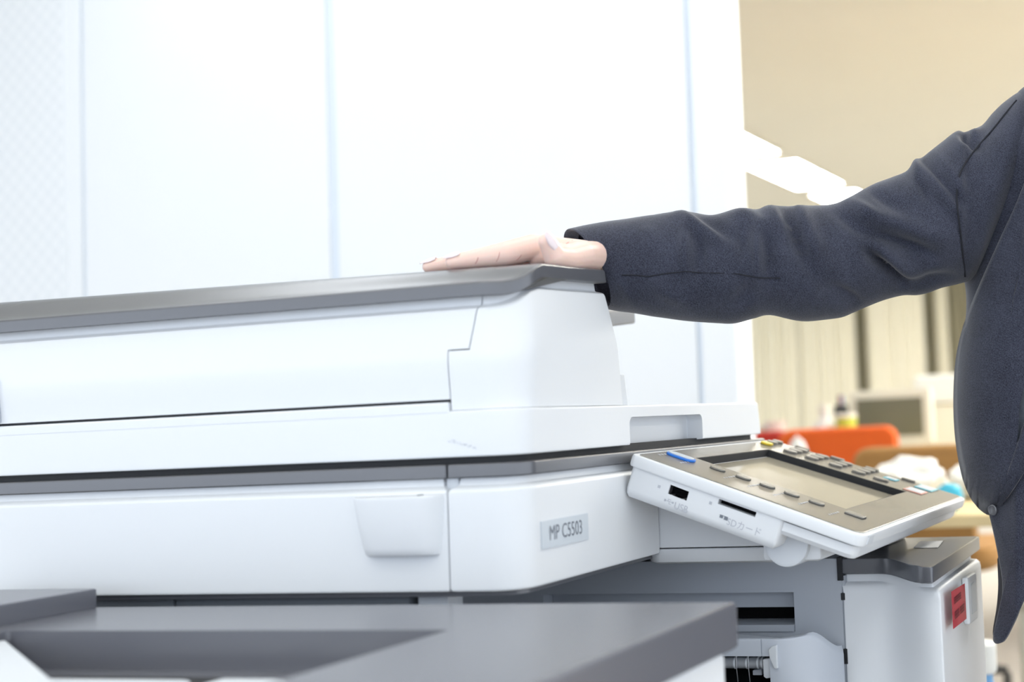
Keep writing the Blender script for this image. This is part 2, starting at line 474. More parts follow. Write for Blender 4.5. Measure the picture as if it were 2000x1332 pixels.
# model plate
plate = rslab('model_plate', 0.0345, 0.1235, 0.8368, 0.8625, -0.0004, 0.0006, 'plate', pc, r=0.001, b=0.0003, deform=lambda p: Vector((p.x, -0.0005 + p.z * -1, p.y)), cs=3)
text('model_text', 'MP C5503', 0.0185, 'ink', plate, lambda x, y: Vector((0.0795 + x * 0.80, -0.0014, 0.8497 + y * 1.05)))

# panel base under the control panel
base = prism('panel_base', [(0.0725, 0.8095), (-0.14, 0.8095), (-0.14, 0.825), (-0.012, 0.872), (-0.006, 0.900), (0.0725, 0.900)], 'x', 0.2875, 0.61, 'white', pc, bevel=0.002)
slab('panel_base_skirt', 0.2872, 0.61, -0.16, 0.0225, (0.02, 0.02, 0.02, 0.02), [(0.010, 0.7915), (0.003, 0.794), (0, 0.80), (0, 0.8075), (0.001, 0.8085)], 'white', pc)

# control panel, tilted towards the user
PA = Vector((0.2, -0.0113, 0.9171)); PV = Vector((0, -0.9392, -0.3435)); PN = Vector((0, -0.3435, 0.9392))
def pm(p):                                         # (across, down, out of the face) -> world
    return PA + Vector((p.x * (1 + 0.72 * p.y), 0, 0)) + PV * p.y + PN * p.z
def pmd(dz=0.0003): return lambda s, w: pm(Vector((s, w, dz)))
rim = slab('control_panel', 0, 0.408, 0, 0.2645, (0.007, 0.008, 0.012, 0.012), [(0.0025, -0.0130), (0.0008, -0.0125), (0, -0.0105), (0, -0.003), (0.001, -0.0008), (0.0028, 0)], 'white', pc, pm, cs=6)
tray = slab('panel_underside', 0.007, 0.400, 0.006, 0.2585, (0.012,) * 4, [(0.009, -0.030), (0.003, -0.0285), (0.0, -0.024), (0, -0.015)], 'white', pc, pm, cs=6)
house = slab('card_slot_housing', 0.0035, 0.055, 0.004, 0.178, (0.004,) * 4, [(0.010, -0.046), (0.004, -0.0448), (0.001, -0.041), (0, -0.036), (0, -0.012)], 'white', pc, pm, cs=4)
face = slab('panel_face', 0.0045, 0.4035, 0.0065, 0.2585, (0.005, 0.006, 0.009, 0.009), [(0.0, -0.002), (0, 0.0006), (0.0008, 0.001)], 'bezel', rim, pm, cs=6)
LC = (0.090, 0.3115, 0.0335, 0.2110)               # display recess
rec = rslab('c', *LC, -0.0085, 0.02, 'black', None, r=0.001, b=0.0001, deform=pm)
boolean(rim, [rec], keep=True)
boolean(face, [rec])
frame_in = box('screen_frame', (LC[0] - 0.002, LC[2] - 0.002, -0.0135), (LC[1] + 0.002, LC[3] + 0.002, -0.0086), 'core', rim, bevel=0, deform=pm)
for a, b in (((LC[0], LC[2]), (LC[1], LC[2] + 0.0012)), ((LC[1] - 0.0012, LC[2]), (LC[1], LC[3])), ((LC[0], LC[2]), (LC[0] + 0.0012, LC[3])), ((LC[0], LC[3] - 0.0012), (LC[1], LC[3]))):
    box('recess_wall', (*a, -0.0085), (*b, 0.0006), 'core', rim, bevel=0, deform=pm)
box('touch_screen', (LC[0] + 0.004, LC[2] + 0.004, -0.0085), (LC[1] - 0.004, LC[3] - 0.003, -0.0076), 'screen', rim, bevel=0.0002, deform=pm)
def pkey(name, s, w, ls, lw, mat, h=0.0022, r=None, parent=rim):
    r = r if r else min(ls, lw) * 0.45
    if parent is rim:
        rslab('key_gap', s - ls / 2 - 0.0006, s + ls / 2 + 0.0006, w - lw / 2 - 0.0006, w + lw / 2 + 0.0006, 0.0009, 0.0013, 'core', rim, r=r, b=0.0002, deform=pm, cs=4)
    return rslab(name, s - ls / 2, s + ls / 2, w - lw / 2, w + lw / 2, 0.0012, 0.001 + h, mat, parent, r=r, b=0.0006, deform=pm, cs=4)
hb = rslab('home_button', 0.052, 0.0715, 0.0125, 0.0455, 0.0008, 0.0036, 'blue', rim, r=0.0095, b=0.001, deform=pm, cs=6)
tag(hb, 'blue oval home button with a pale face')
rslab('button_face', 0.0548, 0.0695, 0.0150, 0.0430, 0.0034, 0.0042, 'bluelight', hb, r=0.0066, b=0.0003, deform=pm, cs=6)
for w in (0.0705, 0.1005, 0.1285, 0.1570, 0.1855):
    pkey('function_key', 0.0665, w, 0.011, 0.0165, 'key')
pkey('start_key', 0.0715, 0.2275, 0.013, 0.021, 'key', r=0.002)
tag(pkey('yellow_key', 0.347, 0.0185, 0.016, 0.014, 'yellow', 0.003), 'yellow oval key')
pkey('number_key', 0.3725, 0.0165, 0.014, 0.013, 'key', 0.003); pkey('number_key', 0.3925, 0.0165, 0.013, 0.013, 'key', 0.003)
for w in (0.0515, 0.0795, 0.1105, 0.1405):
    for s in (0.340, 0.3605, 0.381):
        pkey('number_key', s, w, 0.0150, 0.0165, 'key', 0.003)
pkey('number_key', 0.338, 0.170, 0.016, 0.019, 'key', 0.003)
for w in (0.0465, 0.0935, 0.1395, 0.1880):
    pkey('clear_key', 0.3985 if w > 0.05 else 0.4000, w, 0.0085, 0.0175, 'key', 0.003, r=0.002)
def outline(name, s, w, ls, lw, mat):
    k = pkey(name, s, w, ls, lw, mat, 0.0012, r=0.0015)
    pkey('key_face', s, w, ls - 0.005, lw - 0.004, 'bluelight', 0.0018, r=0.001, parent=k)
    return k
tag(outline('start_key_lit', 0.380, 0.217, 0.034, 0.023, 'cyan'), 'start key outlined in cyan')
tag(outline('stop_key', 0.3345, 0.2155, 0.030, 0.024, 'salmon'), 'stop key outlined in salmon')
tag(outline('sample_key', 0.371, 0.1735, 0.018, 0.017, 'cyan'), 'small key outlined in cyan')
# white print on the face: lamps' symbols, key names, maker's name above the display
text('maker_name', 'RICOH', 0.0105, 'whiteprint', face, lambda x, y: pm(Vector((0.178 + x * 1.5, 0.0185 - y * 0.7, 0.0013))))
pr = []
for w in (0.0345, 0.0855, 0.1135, 0.1425, 0.1710, 0.2050):
    s = 0.034
    for k in range(5):
        a = s + k * 0.0058
        pr.append((a, w + 0.006, a + random.uniform(0.002, 0.0045), w + 0.0085))
for k in range(4):
    pr.append((0.036 + k * 0.007, 0.0135, 0.040 + k * 0.007, 0.0165))
quads('key_names', pr, 'inkpale', face, pmd(0.0013))['kind'] = 'stuff'
for w in (0.034, 0.116, 0.2035):
    lathe('indicator_lamp', (0, 0, 0), [(0.0028, 0.0), (0.0024, 0.0006), (0.0, 0.0007)], 'whiteprint', face, 12).data.transform(Matrix.Identity(4))
    o = [o for o in face.children][-1]
    for v in o.data.vertices: v.co = pm(Vector((v.co.x * 0.9 + 0.0345, v.co.y + w, v.co.z + 0.001)))
# slots in the housing
usb = rslab('c', 0.0505, 0.0725, -0.0277, -0.0178, -0.01, 0.02, 'black', None, r=0.0005, b=0.0001, deform=lambda p: pm(Vector((p.z, p.x, p.y - (p.x - 0.0615) * 0.02))))
sd = rslab('c', 0.1060, 0.1485, -0.0198, -0.0145, -0.01, 0.02, 'black', None, r=0.0004, b=0.0001, deform=lambda p: pm(Vector((p.z, p.x, p.y))))
boolean(tray, [usb, sd], keep=True)
boolean(house, [usb, sd])
def slotbox(name, w0, w1, d0, d1, s0, s1, mat, par=house):
    return box(name, (s0, w0, d0), (s1, w1, d1), mat, par, bevel=0.0002, deform=pm)
us = slotbox('usb_port', 0.0500, 0.0730, -0.0282, -0.0172, 0.0125, 0.0205, 'black')
for a in ((0.0505, 0.0512, -0.0277, -0.018), (0.0535, 0.0560, -0.0277, -0.0272), (0.0675, 0.0700, -0.0277, -0.0272)):
    slotbox('usb_shell', a[0], a[1], a[2], a[3], 0.0038, 0.012, 'steel', us)
for a in ((0.0505, 0.0725, -0.0184, -0.0179), (0.0505, 0.0725, -0.0277, -0.0274)):
    slotbox('usb_liner', a[0], a[1], a[2], a[3], 0.0045, 0.019, 'black', us)
slotbox('usb_tongue', 0.0535, 0.0695, -0.0228, -0.0205, 0.009, 0.019, 'black', us)
slotbox('card_slot', 0.1055, 0.1490, -0.0203, -0.0140, 0.0125, 0.0205, 'black')
def hs(w, d): return pm(Vector((0.0031, w, d)))
text('usb_text', 'USB', 0.0098, 'inkpale', house, lambda x, y: hs(0.0690 + x * 0.95, -0.0365 + y))
text('card_text', 'SDカード', 0.0098, 'inkpale', house, lambda x, y: hs(0.1405 + x * 0.95, -0.0335 + y))
quads('card_symbol', [(-0.0045, -0.0010, -0.0008, 0.0016), (0.0006, -0.0016, 0.0048, 0.0016), (-0.0048, 0.0016, 0.0045, 0.0022)], 'ink', house, lambda x, y: hs(0.1165 + x, -0.0312 + y))
quads('usb_symbol', [(-0.0055, -0.0003, 0.005, 0.0003), (-0.0055, -0.0012, -0.0035, 0.0012), (-0.0015, 0.0003, -0.0009, 0.0022), (-0.0015, 0.0018, 0.0020, 0.0024), (0.0002, -0.0022, 0.0008, -0.0003), (0.0002, -0.0026, 0.0032, -0.0020), (0.0035, -0.0010, 0.0055, 0.0010)], 'inkpale', house, lambda x, y: hs(0.0545 + x, -0.0345 + y))
for w, d in ((0.0395, -0.0235), (0.0985, -0.0215)):
    quads('lamp_symbol', [(-0.0015, -0.0015, 0.0015, 0.0015)], 'inkpale', house, lambda x, y: hs(w + x, d + y))
# clear tab at the near corner of the rim
box('rim_tab', (0.012, 0.2642, -0.010), (0.028, 0.2655, -0.001), 'offwhite', rim, bevel=0.0004, deform=pm)
# hinge drum and arm below the panel
hc = on(1537, 1062, 'x', 0.235)
lathe('hinge_drum', (0.232, hc.y, hc.z), [(0.020, 0), (0.0232, 0.001), (0.0238, 0.003), (0.0238, 0.15)], 'offwhite', pc, 40, 'x')
box('hinge_arm', (0.24, hc.y - 0.035, 0.798), (0.36, hc.y + 0.03, 0.825), 'white', pc, bevel=0.006)
prism('hinge_arm_gusset', [(-0.10, 0.80), (hc.y - 0.02, 0.80), (hc.y - 0.02, 0.808), (-0.10, 0.838)], 'x', 0.30, 0.52, 'white', pc, bevel=0.003)

# lower body: inner wall of the paper exit, column with charcoal cap, exit unit, post
WX = 0.38
wall = box('exit_wall', (WX, -0.176, 0.60), (0.60, YB - 0.01, 0.7845), 'midgrey', pc, bevel=0)
boolean(wall, [box('c', (WX - 0.02, -0.1185, 0.7035), (WX + 0.12, 0.20, 0.7475), 'black', None, bevel=0)])
box('exit_slot', (WX + 0.040, -0.119, 0.704), (WX + 0.119, 0.199, 0.747), 'black', pc, bevel=0)
box('exit_guide', (WX + 0.022, -0.1184, 0.7275), (WX + 0.10, 0.199, 0.7474), 'midgrey', pc, bevel=0)
box('exit_slot_lip', (WX - 0.004, -0.118, 0.7035), (WX + 0.05, 0.199, 0.7115), 'midgrey', pc, bevel=0.001)
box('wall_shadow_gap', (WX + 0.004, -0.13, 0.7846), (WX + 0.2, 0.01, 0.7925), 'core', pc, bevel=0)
slab('scanner_underside', 0.012, 0.6, 0.012, YB - 0.01, (0.028, 0.01, 0.01, 0.01), [(0, 0.7985), (0, 0.8042)], 'dark', pc)
box('joint_filler', (0.0095, 0.067, 0.885), (0.030, 0.0795, 0.9055), 'offwhite', pc, bevel=0)
box('rear_cavity_panel', (0.024, 0.400, 0.60), (0.06, YB - 0.01, 0.7984), 'slate', pc, bevel=0.001)
box('rear_cavity_panel', (0.026, 0.134, 0.60), (0.06, 0.399, 0.7984), 'slate', pc, bevel=0.001)
box('support_post', (0.03, 0.0954, 0.62), (0.055, 0.128, 0.80), 'offwhite', pc, bevel=0.002)
box('cavity_floor', (-0.002, -0.16, 0.60), (WX, YB - 0.02, 0.64), 'core', pc, bevel=0.002)
box('lower_cabinet', (0.0, -0.165, 0.06), (0.61, YB, 0.60), 'white', pc, bevel=0.006)
box('plinth', (0.02, -0.14, 0.0), (0.59, YB - 0.02, 0.06), 'dark', pc, bevel=0.004)

def col_outline(d, z, bulge):
    """plan of the front column: its left flank swings out to a corner, the front runs back to the right"""
    pts = []
    for k in range(15):                            # left flank, from the inner wall to the front corner
        f = k / 14
        y = -0.178 + d - (0.122) * f
        x = 0.380 - bulge * sstep(0.35, 1.0, f)
        pts.append([x + d, y])
    x0 = pts[-1][0]; yf = pts[-1][1]
    pts[-1][0] += 0.0
    # small round at the corner
    r = 0.003
    pts.append([x0 + r * 0.25, yf - r * 0.7]); pts.append([x0 + r, yf - r])
    for k in range(1, 9):
        f = k / 8
        pts.append([x0 + r + (0.60 - d - x0 - r) * f, yf - r + 0.012 * f])
    pts += [[0.60 - d, -0.1775], [0.42, -0.1775]]
    return [(x, y, z) for x, y in pts]
ring_loft('front_column', [col_outline(d, z, 0.055) for d, z in ((0, 0.05), (0, 0.747), (0.001, 0.7525), (0.004, 0.756), (0.010, 0.7575), (0.011, 0.768))], 'white', pc, angle=40)
ring_loft('column_cap', [col_outline(d, z, 0.085) for d, z in ((0.002, 0.7665), (0.0, 0.768), (0.0, 0.7825), (0.0008, 0.7838), (0.004, 0.7845))], 'dark', pc, angle=40)
box('cap_joint', (WX - 0.002, -0.178, 0.760), (WX + 0.03, -0.172, 0.786), 'core', pc, bevel=0)
box('column_joint', (WX + 0.002, -0.1795, 0.05), (WX + 0.02, -0.172, 0.765), 'midgrey', pc, bevel=0)
for z0, z1 in ((0.738, 0.746), (0.667, 0.684)):
    box('joint_catch', (WX - 0.0005, -0.1793, z0), (WX + 0.01, -0.1745, z1), 'core', pc, bevel=0.0005)
quads('cap_sticker', [(0, 0, 0.075, 0.030)], 'whiteprint', pc, lambda x, y: Vector((0.47 + x, -0.268 + y + x * 0.15, 0.7850)))
hb0, hb1 = on(1735, 1060, 'x', 0.50), on(1630, 1060, 'x', 0.50)
box('stapler_block', (0.50, hb0.y, 0.7845), (0.585, hb1.y, 0.815), 'dark', pc, bevel=0.003)
# red asset sticker with two rows of dark print on the column front
def stk(x, z):
    f = (x - 0.335) / 0.265
    return Vector((x, -0.3112 + 0.012 * max(0, f) - 0.0002, z))
st = prism('asset_sticker', [(0.3400, 0.7125), (0.425, 0.7095), (0.425, 0.7490), (0.3400, 0.7520)], 'y', 0, 0.0004, 'red', pc, deform=lambda p: stk(p.x, p.z) - Vector((0, p.y, 0)))
pr = []
for row, (z, n, h) in enumerate(((0.7365, 8, 0.0075), (0.7205, 11, 0.0085))):
    for k in range(n):
        x = 0.3515 + k * 0.0056
        if row == 1 and k in (5,): continue
        pr += [(x, z, x + 0.0012, z + h), (x + 0.0030, z + random.uniform(0, 0.002), x + 0.0042, z + h)]
        for q in range(3):
            zz = z + h * (0.05 + 0.4 * q)
            pr.append((x, zz, x + random.uniform(0.003, 0.0046), zz + 0.0011))
quads('sticker_print', pr, 'redink', st, lambda x, y: stk(x, y) - Vector((0, 0.0008, 0)))
# recessed grip on the column front
gr = box('column_grip', (0.452, -0.3062, 0.698), (0.500, -0.298, 0.752), 'white', pc, bevel=0.003)
box('grip_recess', (0.462, -0.3066, 0.708), (0.492, -0.302, 0.744), 'plate', gr, bevel=0.001)
# finisher exit unit inside: rounded grey housing, clear roller, brackets
eu = []
for d, z in ((0, 0.60), (0, 0.706), (0.0008, 0.7085), (0.003, 0.7095)):
    pts = [(0.372, 0.12), (0.300 + d, 0.12), (0.300 + d, -0.1205)]
    for k in range(1, 21):
        a = PI / 2 * k / 20
        pts.append((0.300 + d + 0.070 * (1 - math.cos(a)), -0.120 - (0.058 - d) * math.sin(a)))
    eu.append([(x, y, z + (0.006 * sstep(0.30, 0.34, x) - 0.045 * sstep(-0.156, -0.190, y)) * (z > 0.7)) for x, y in pts])
exit_u = ring_loft('exit_unit', eu, 'unitgrey', pc, angle=40)
boolean(exit_u, [box('c', (0.28, -0.1165, 0.58), (0.34, 0.11, 0.6905), 'black', None, bevel=0.0), box('c', (0.28, -0.1085, 0.68), (0.3016, -0.1070, 0.72), 'black', None, bevel=0)])
box('exit_opening', (0.338, -0.1165, 0.601), (0.3395, 0.11, 0.69), 'black', pc, bevel=0)
rollr = lathe('exit_roller', (0.316, 0, 0.6805), [(0.0058, -0.1065), (0.0062, -0.106), (0.0062, -0.04), (0.0062, 0.02)], 'clear', pc, 20, 'y')
for y in (-0.104, -0.099, -0.086, -0.072):
    lathe('roller_rib', (0.316, 0, 0.6805), [(0.0064, y), (0.0068, y + 0.0005), (0.0068, y + 0.0018), (0.0064, y + 0.0022)], 'offwhite', rollr, 16, 'y')
for y in (-0.0875, -0.0735):
    tube('roller_wire', [(0.311, y, 0.690), (0.3095, y - 0.0006, 0.675), (0.311, y - 0.001, 0.661)], 0.0005, 'steel', rollr, 6)
prism('exit_bracket', [(-0.1165, 0.667), (-0.1165, 0.688), (-0.107, 0.6865), (-0.107, 0.668), (-0.110, 0.666)], 'x', 0.304, 0.315, 'offwhite', pc, bevel=0.001)
prism('exit_bracket', [(-0.1000, 0.6665), (-0.1000, 0.674), (-0.089, 0.672), (-0.089, 0.6665)], 'x', 0.318, 0.330, 'midgrey', pc, bevel=0.001)
prism('exit_lever', [(-0.121, 0.702), (-0.1165, 0.698), (-0.1175, 0.690), (-0.1225, 0.678), (-0.126, 0.678), (-0.126, 0.703)], 'x', 0.2965, 0.302, 'offwhite', pc, bevel=0.001)

# ------------------------------------------------------------------ the finisher in front
fn = empty('paper_finisher', (-0.35, 0.1, 0), 'slate topped white finisher unit docked before the photocopier', 'finisher')
box('finisher_body', (-0.78, -0.214, 0.05), (-0.052, 0.60, 0.7625), 'white', fn, bevel=0.006)
box('finisher_plinth', (-0.76, -0.19, 0.0), (-0.07, 0.58, 0.05), 'dark', fn, bevel=0.003)
top = slab('finisher_top', -0.80, -0.042, -0.2215, 0.60, (0.004,) * 4, [(0.003, 0.7630), (0, 0.765), (0, 0.7965), (0.0012, 0.7992), (0.0035, 0.8000)], 'darktray', fn)
boolean(top, [slab('c', -0.70, -0.1735, -0.0415, 0.38, (0.004,) * 4, [(0, 0.7685), (0, 0.82)], 'black')])
box('stack_floor', (-0.69, -0.035, 0.7635), (-0.20, 0.37, 0.7690), 'core', fn, bevel=0.001)
rslab('exit_flap', -0.60, -0.226, 0.135, 0.335, 0.7687, 0.7725, 'offwhite', fn, r=0.02, b=0.001, cs=6)
rslab('exit_flap', -0.60, -0.2195, 0.053, 0.1225, 0.7687, 0.7725, 'offwhite', fn, r=0.003, b=0.001, cs=6)
prism('guide_wing', [(-0.40, 0.062), (-0.1775, 0.3780), (-0.69, 0.3780), (-0.69, 0.062)], 'z', 0.765, 0.7935, 'offwhite', fn, bevel=0.002)
rslab('rear_block', -0.46, -0.046, 0.4185, 0.60, 0.7995, 0.8178, 'darktray', fn, r=0.004, b=0.0015)

# ------------------------------------------------------------------ the person reaching over the lid
def catmull(P, n):
    out = []
    P = [Vector(p) for p in P]
    for i in range(len(P) - 1):
        p0, p1, p2, p3 = P[max(i - 1, 0)], P[i], P[i + 1], P[min(i + 2, len(P) - 1)]
        for k in range(n):
            t = k / n
            out.append(0.5 * ((2 * p1) + (p2 - p0) * t + (2 * p0 - 5 * p1 + 4 * p2 - p3) * t * t + (3 * p1 - p0 - 3 * p2 + p3) * t ** 3))
    out.append(P[-1])
    return out
def capsule(bm, a, b, ra, rb, seg=16, flat=None):
    """tapered round-ended limb piece added to bm"""
    a = Vector(a); b = Vector(b); d = (b - a)
    L = d.length; d = d.normalized() if L > 1e-9 else Vector((0, 0, 1))
    ref = Vector((0, 0, 1)) if abs(d.z) < 0.9 else Vector((1, 0, 0))
    u = (ref - d * ref.dot(d)).normalized(); w = d.cross(u)
    rings = []
    for k in range(1, 6): rings.append((a - d * ra * math.cos(PI / 2 * k / 6), ra * math.sin(PI / 2 * k / 6)))
    rings += [(a, ra), (b, rb)]
    for k in range(5, 0, -1): rings.append((b + d * rb * math.cos(PI / 2 * k / 6), rb * math.sin(PI / 2 * k / 6)))
    R = [[bm.verts.new(c + (u * math.cos(2 * PI * k / seg) + w * math.sin(2 * PI * k / seg)) * r) for k in range(seg)] for c, r in rings]
    p0 = bm.verts.new(a - d * ra); p1 = bm.verts.new(b + d * rb)
    for x, y in zip(R[:-1], R[1:]):
        for k in range(seg): bm.faces.new((x[k], x[(k + 1) % seg], y[(k + 1) % seg], y[k]))
    for k in range(seg):
        bm.faces.new((p0, R[0][(k + 1) % seg], R[0][k])); bm.faces.new((p1, R[-1][k], R[-1][(k + 1) % seg]))
def ellipsoid(bm, c, r, seg=20):
    m = Matrix.Translation(c) @ Matrix.Diagonal((*r, 1))
    bmesh.ops.create_uvsphere(bm, u_segments=seg, v_segments=seg // 2, radius=1, matrix=m)
def fuse(name, bm, voxel, smooth, mat, parent=None):
    o = finish(name, bm, mat, parent, 180)
    m = o.modifiers.new('r', 'REMESH'); m.mode = 'VOXEL'; m.voxel_size = voxel
    if smooth:
        m = o.modifiers.new('s', 'SMOOTH'); m.factor = 0.5; m.iterations = smooth
    bpy.context.view_layer.update()
    apply_mods(o)
    o.data.materials.clear(); o.data.materials.append(M[mat])
    for p in o.data.polygons: p.use_smooth = True
    return o

SH = at(1950, 370, 1.55)                           # right shoulder joint
EL = at(1640, 505, 1.47)
WR = at(1188, 502, 1.410)
ND = Vector((RT.x, RT.y, 0)).normalized()          # along the shoulders, towards the person's left
FD = Vector((-fw.x, -fw.y, 0)).normalized()        # the way the chest faces
NECK = SH + ND * 0.165 + Vector((0, 0, 0.055)) + FD * -0.03
HIP = Vector((NECK.x, NECK.y, 0.80)) + ND * 0.022 - FD * 0.02
pn = empty('person', (HIP.x, HIP.y, 0), 'person in navy grey jacket resting the right hand on the photocopier', 'person')

# hand, forearm and arm in fine detail
hb_ = bmesh.new()
fingers = {
    'index': [at(1048, 483, 1.325), at(985, 497, 1.302), at(930, 505, 1.292), at(884, 512, 1.285)],
    'middle': [at(1040, 481, 1.348), at(965, 496, 1.338), at(897, 511, 1.334), at(838, 521, 1.330)],
    'ring': [at(1045, 488, 1.370), at(975, 504, 1.370), at(915, 516, 1.370), at(868, 525, 1.372)],
    'little': [at(1065, 498, 1.385), at(1012, 511, 1.388), at(977, 518, 1.388), at(948, 524, 1.388)],
    'thumb': [at(1135, 499, 1.340), at(1108, 505, 1.315), at(1084, 501, 1.297), at(1067, 472, 1.287)],
}
frad = {'index': (0.0128, 0.0116, 0.0094, 0.0070), 'middle': (0.0125, 0.0098, 0.0085, 0.0066), 'ring': (0.0105, 0.0088, 0.0079, 0.0063),
        'little': (0.0095, 0.0078, 0.0070, 0.0056), 'thumb': (0.0150, 0.0125, 0.0115, 0.0080)}
for k, ch in fingers.items():
    for i in range(3): capsule(hb_, ch[i], ch[i + 1], frad[k][i], frad[k][i + 1])
    if k != 'thumb':
        q0 = WR + (ch[0] - fingers['middle'][0]) * 0.45
        capsule(hb_, q0, ch[0], 0.0155, frad[k][0])
        capsule(hb_, q0 - Vector((0, 0, 0.003)), ch[0] - Vector((0, 0, 0.008)) + (q0 - ch[0]) * 0.12, 0.0130, 0.0110)
capsule(hb_, WR - fw * 0.004, fingers['thumb'][0], 0.0165, 0.0150)
capsule(hb_, fingers['thumb'][0], fingers['index'][0] - Vector((0, 0, 0.008)), 0.0125, 0.0110)
f0_, f1, f2 = at(1236, 516, 1.420), at(1300, 520, 1.426), at(1460, 512, 1.436)
for dx in (-0.009, 0.009):
    v_ = fw * dx
    capsule(hb_, WR + v_, f0_ + v_, 0.0165, 0.0175)
    capsule(hb_, f0_ + v_, f1 + v_, 0.0185, 0.020)
    capsule(hb_, f1 + v_, f2 + v_, 0.020, 0.028)
    capsule(hb_, f2 + v_, EL + v_, 0.028, 0.034)
hand = fuse('body', hb_, 0.0012, 7, 'skin', pn)
# the rest of the body, coarser, in the same mesh
bb = bmesh.new()
capsule(bb, EL, SH, 0.040, 0.050)
capsule(bb, SH, NECK + Vector((0, 0, -0.06)), 0.048, 0.060)
SH2 = NECK + ND * 0.140 + Vector((0, 0, -0.085)) - FD * 0.01
EL2 = SH2 + Vector((0, 0, -0.26)) + ND * 0.045
WR2 = EL2 + Vector((0, 0, -0.23)) + FD * 0.06
capsule(bb, SH2, NECK + Vector((0, 0, -0.06)), 0.055, 0.075)
capsule(bb, SH2, EL2, 0.050, 0.040); capsule(bb, EL2, WR2, 0.038, 0.026)
capsule(bb, WR2, WR2 + Vector((0, 0, -0.07)) + FD * 0.01, 0.026, 0.026)
for q in range(4):
    f0 = WR2 + Vector((0, 0, -0.085)) + FD * (0.03 - q * 0.018)
    capsule(bb, f0, f0 + Vector((0, 0, -0.045)), 0.010, 0.009); capsule(bb, f0 + Vector((0, 0, -0.045)), f0 + Vector((0, 0, -0.08 + 0.008 * abs(q - 1))) - ND * 0.012, 0.009, 0.007)
f0 = WR2 + Vector((0, 0, -0.03)) + FD * 0.03
capsule(bb, f0, f0 + Vector((0, 0, -0.05)) + FD * 0.02, 0.012, 0.008)
for sgn in (-0.05, 0.05):
    capsule(bb, NECK + ND * sgn + Vector((0, 0, -0.12)), HIP + ND * sgn * 1.3 + Vector((0, 0, 0.16)), 0.078, 0.070)
    capsule(bb, HIP + ND * sgn * 1.3 + Vector((0, 0, 0.16)), HIP + ND * sgn * 1.5, 0.072, 0.088)
    ft = Vector((HIP.x, HIP.y, 0)) + ND * sgn * 1.9
    capsule(bb, HIP + ND * sgn * 1.5, Vector((ft.x, ft.y, 0.44)), 0.088, 0.058)
    capsule(bb, Vector((ft.x, ft.y, 0.44)), Vector((ft.x, ft.y, 0.09)), 0.055, 0.038)
    capsule(bb, Vector((ft.x, ft.y, 0.055)), Vector((ft.x, ft.y, 0.04)) + FD * 0.14, 0.038, 0.030)
HEAD = NECK + Vector((0, 0, 0.19)) + FD * 0.03
capsule(bb, NECK + Vector((0, 0, -0.06)), HEAD + Vector((0, 0, -0.05)), 0.055, 0.048)
ellipsoid(bb, HEAD + Vector((0, 0, 0.03)), (0.085, 0.085, 0.105))
ellipsoid(bb, HEAD + FD * 0.03 + Vector((0, 0, -0.035)), (0.060, 0.060, 0.070))
capsule(bb, HEAD + FD * 0.085 + Vector((0, 0, 0.02)), HEAD + FD * 0.100 + Vector((0, 0, -0.015)), 0.008, 0.012)
for sgn in (-1, 1): ellipsoid(bb, HEAD + ND * 0.082 * sgn + Vector((0, 0, 0.005)), (0.016, 0.016, 0.028))
capsule(bb, HEAD + FD * 0.085 - ND * 0.018 + Vector((0, 0, -0.045)), HEAD + FD * 0.085 + ND * 0.018 + Vector((0, 0, -0.045)), 0.007, 0.007)
rest = fuse('rest', bb, 0.009, 4, 'skin')
jb = bmesh.new(); jb.from_mesh(hand.data); jb.from_mesh(rest.data)
jb.to_mesh(hand.data); jb.free(); drop(rest)
for p in hand.data.polygons: p.use_smooth = True
for sgn in (-1, 1):
    ey = bmesh.new(); ellipsoid(ey, HEAD + FD * 0.083 + ND * 0.032 * sgn + Vector((0, 0, 0.022)), (0.0085, 0.0085, 0.0055))
    finish('eye', ey, 'hair', hand)
lp_ = bmesh.new(); ellipsoid(lp_, HEAD + FD * 0.0905 + Vector((0, 0, -0.046)), (0.017, 0.017, 0.0045)); finish('lips', lp_, 'crease', hand)
hr = bmesh.new()
ellipsoid(hr, HEAD - FD * 0.02 + Vector((0, 0, 0.05)), (0.097, 0.097, 0.105))
ellipsoid(hr, HEAD - FD * 0.06 + Vector((0, 0, -0.03)), (0.075, 0.075, 0.13))
fuse('hair', hr, 0.008, 3, 'hair', pn)

def nail(c, along, normal, ln, wd, name='fingernail'):
    along = Vector(along).normalized(); normal = Vector(normal); normal = (normal - along * normal.dot(along)).normalized()
    sidev = along.cross(normal); rows = []
    for th in (0, -0.0007):
        pass
    n, m = 10, 8
    bm = bmesh.new(); G = []
    for lay in (0.0, -0.0008):
        g_ = []
        for i in range(n + 1):
            f = i / n
            w = wd / 2 * (0.82 + 0.18 * math.sin(PI * min(1, f * 1.5))) * (1 if f < 0.6 else math.sqrt(max(0.03, 1 - ((f - 0.6) / 0.42) ** 2)))
            row = []
            for j in range(m + 1):
                a = (j / m * 2 - 1)
                row.append(bm.verts.new(Vector(c) + along * (f * ln) + sidev * (a * w) + normal * (lay + 0.0024 * (1 - a * a * (w / (wd / 2)) ** 2) - 0.0030 * f * f)))
            g_.append(row)
        G.append(g_)
    for L in G:
        for i in range(n):
            for j in range(m): bm.faces.new((L[i][j], L[i + 1][j], L[i + 1][j + 1], L[i][j + 1]))
    edge = lambda L: [L[0][j] for j in range(m + 1)] + [L[i][m] for i in range(1, n + 1)] + [L[n][j] for j in range(m - 1, -1, -1)] + [L[i][0] for i in range(n - 1, 0, -1)]
    A_, B_ = edge(G[0]), edge(G[1])
    for k in range(len(A_)): bm.faces.new((A_[k], A_[(k + 1) % len(A_)], B_[(k + 1) % len(A_)], B_[k]))
    return finish(name, bm, 'nail', hand, 60)
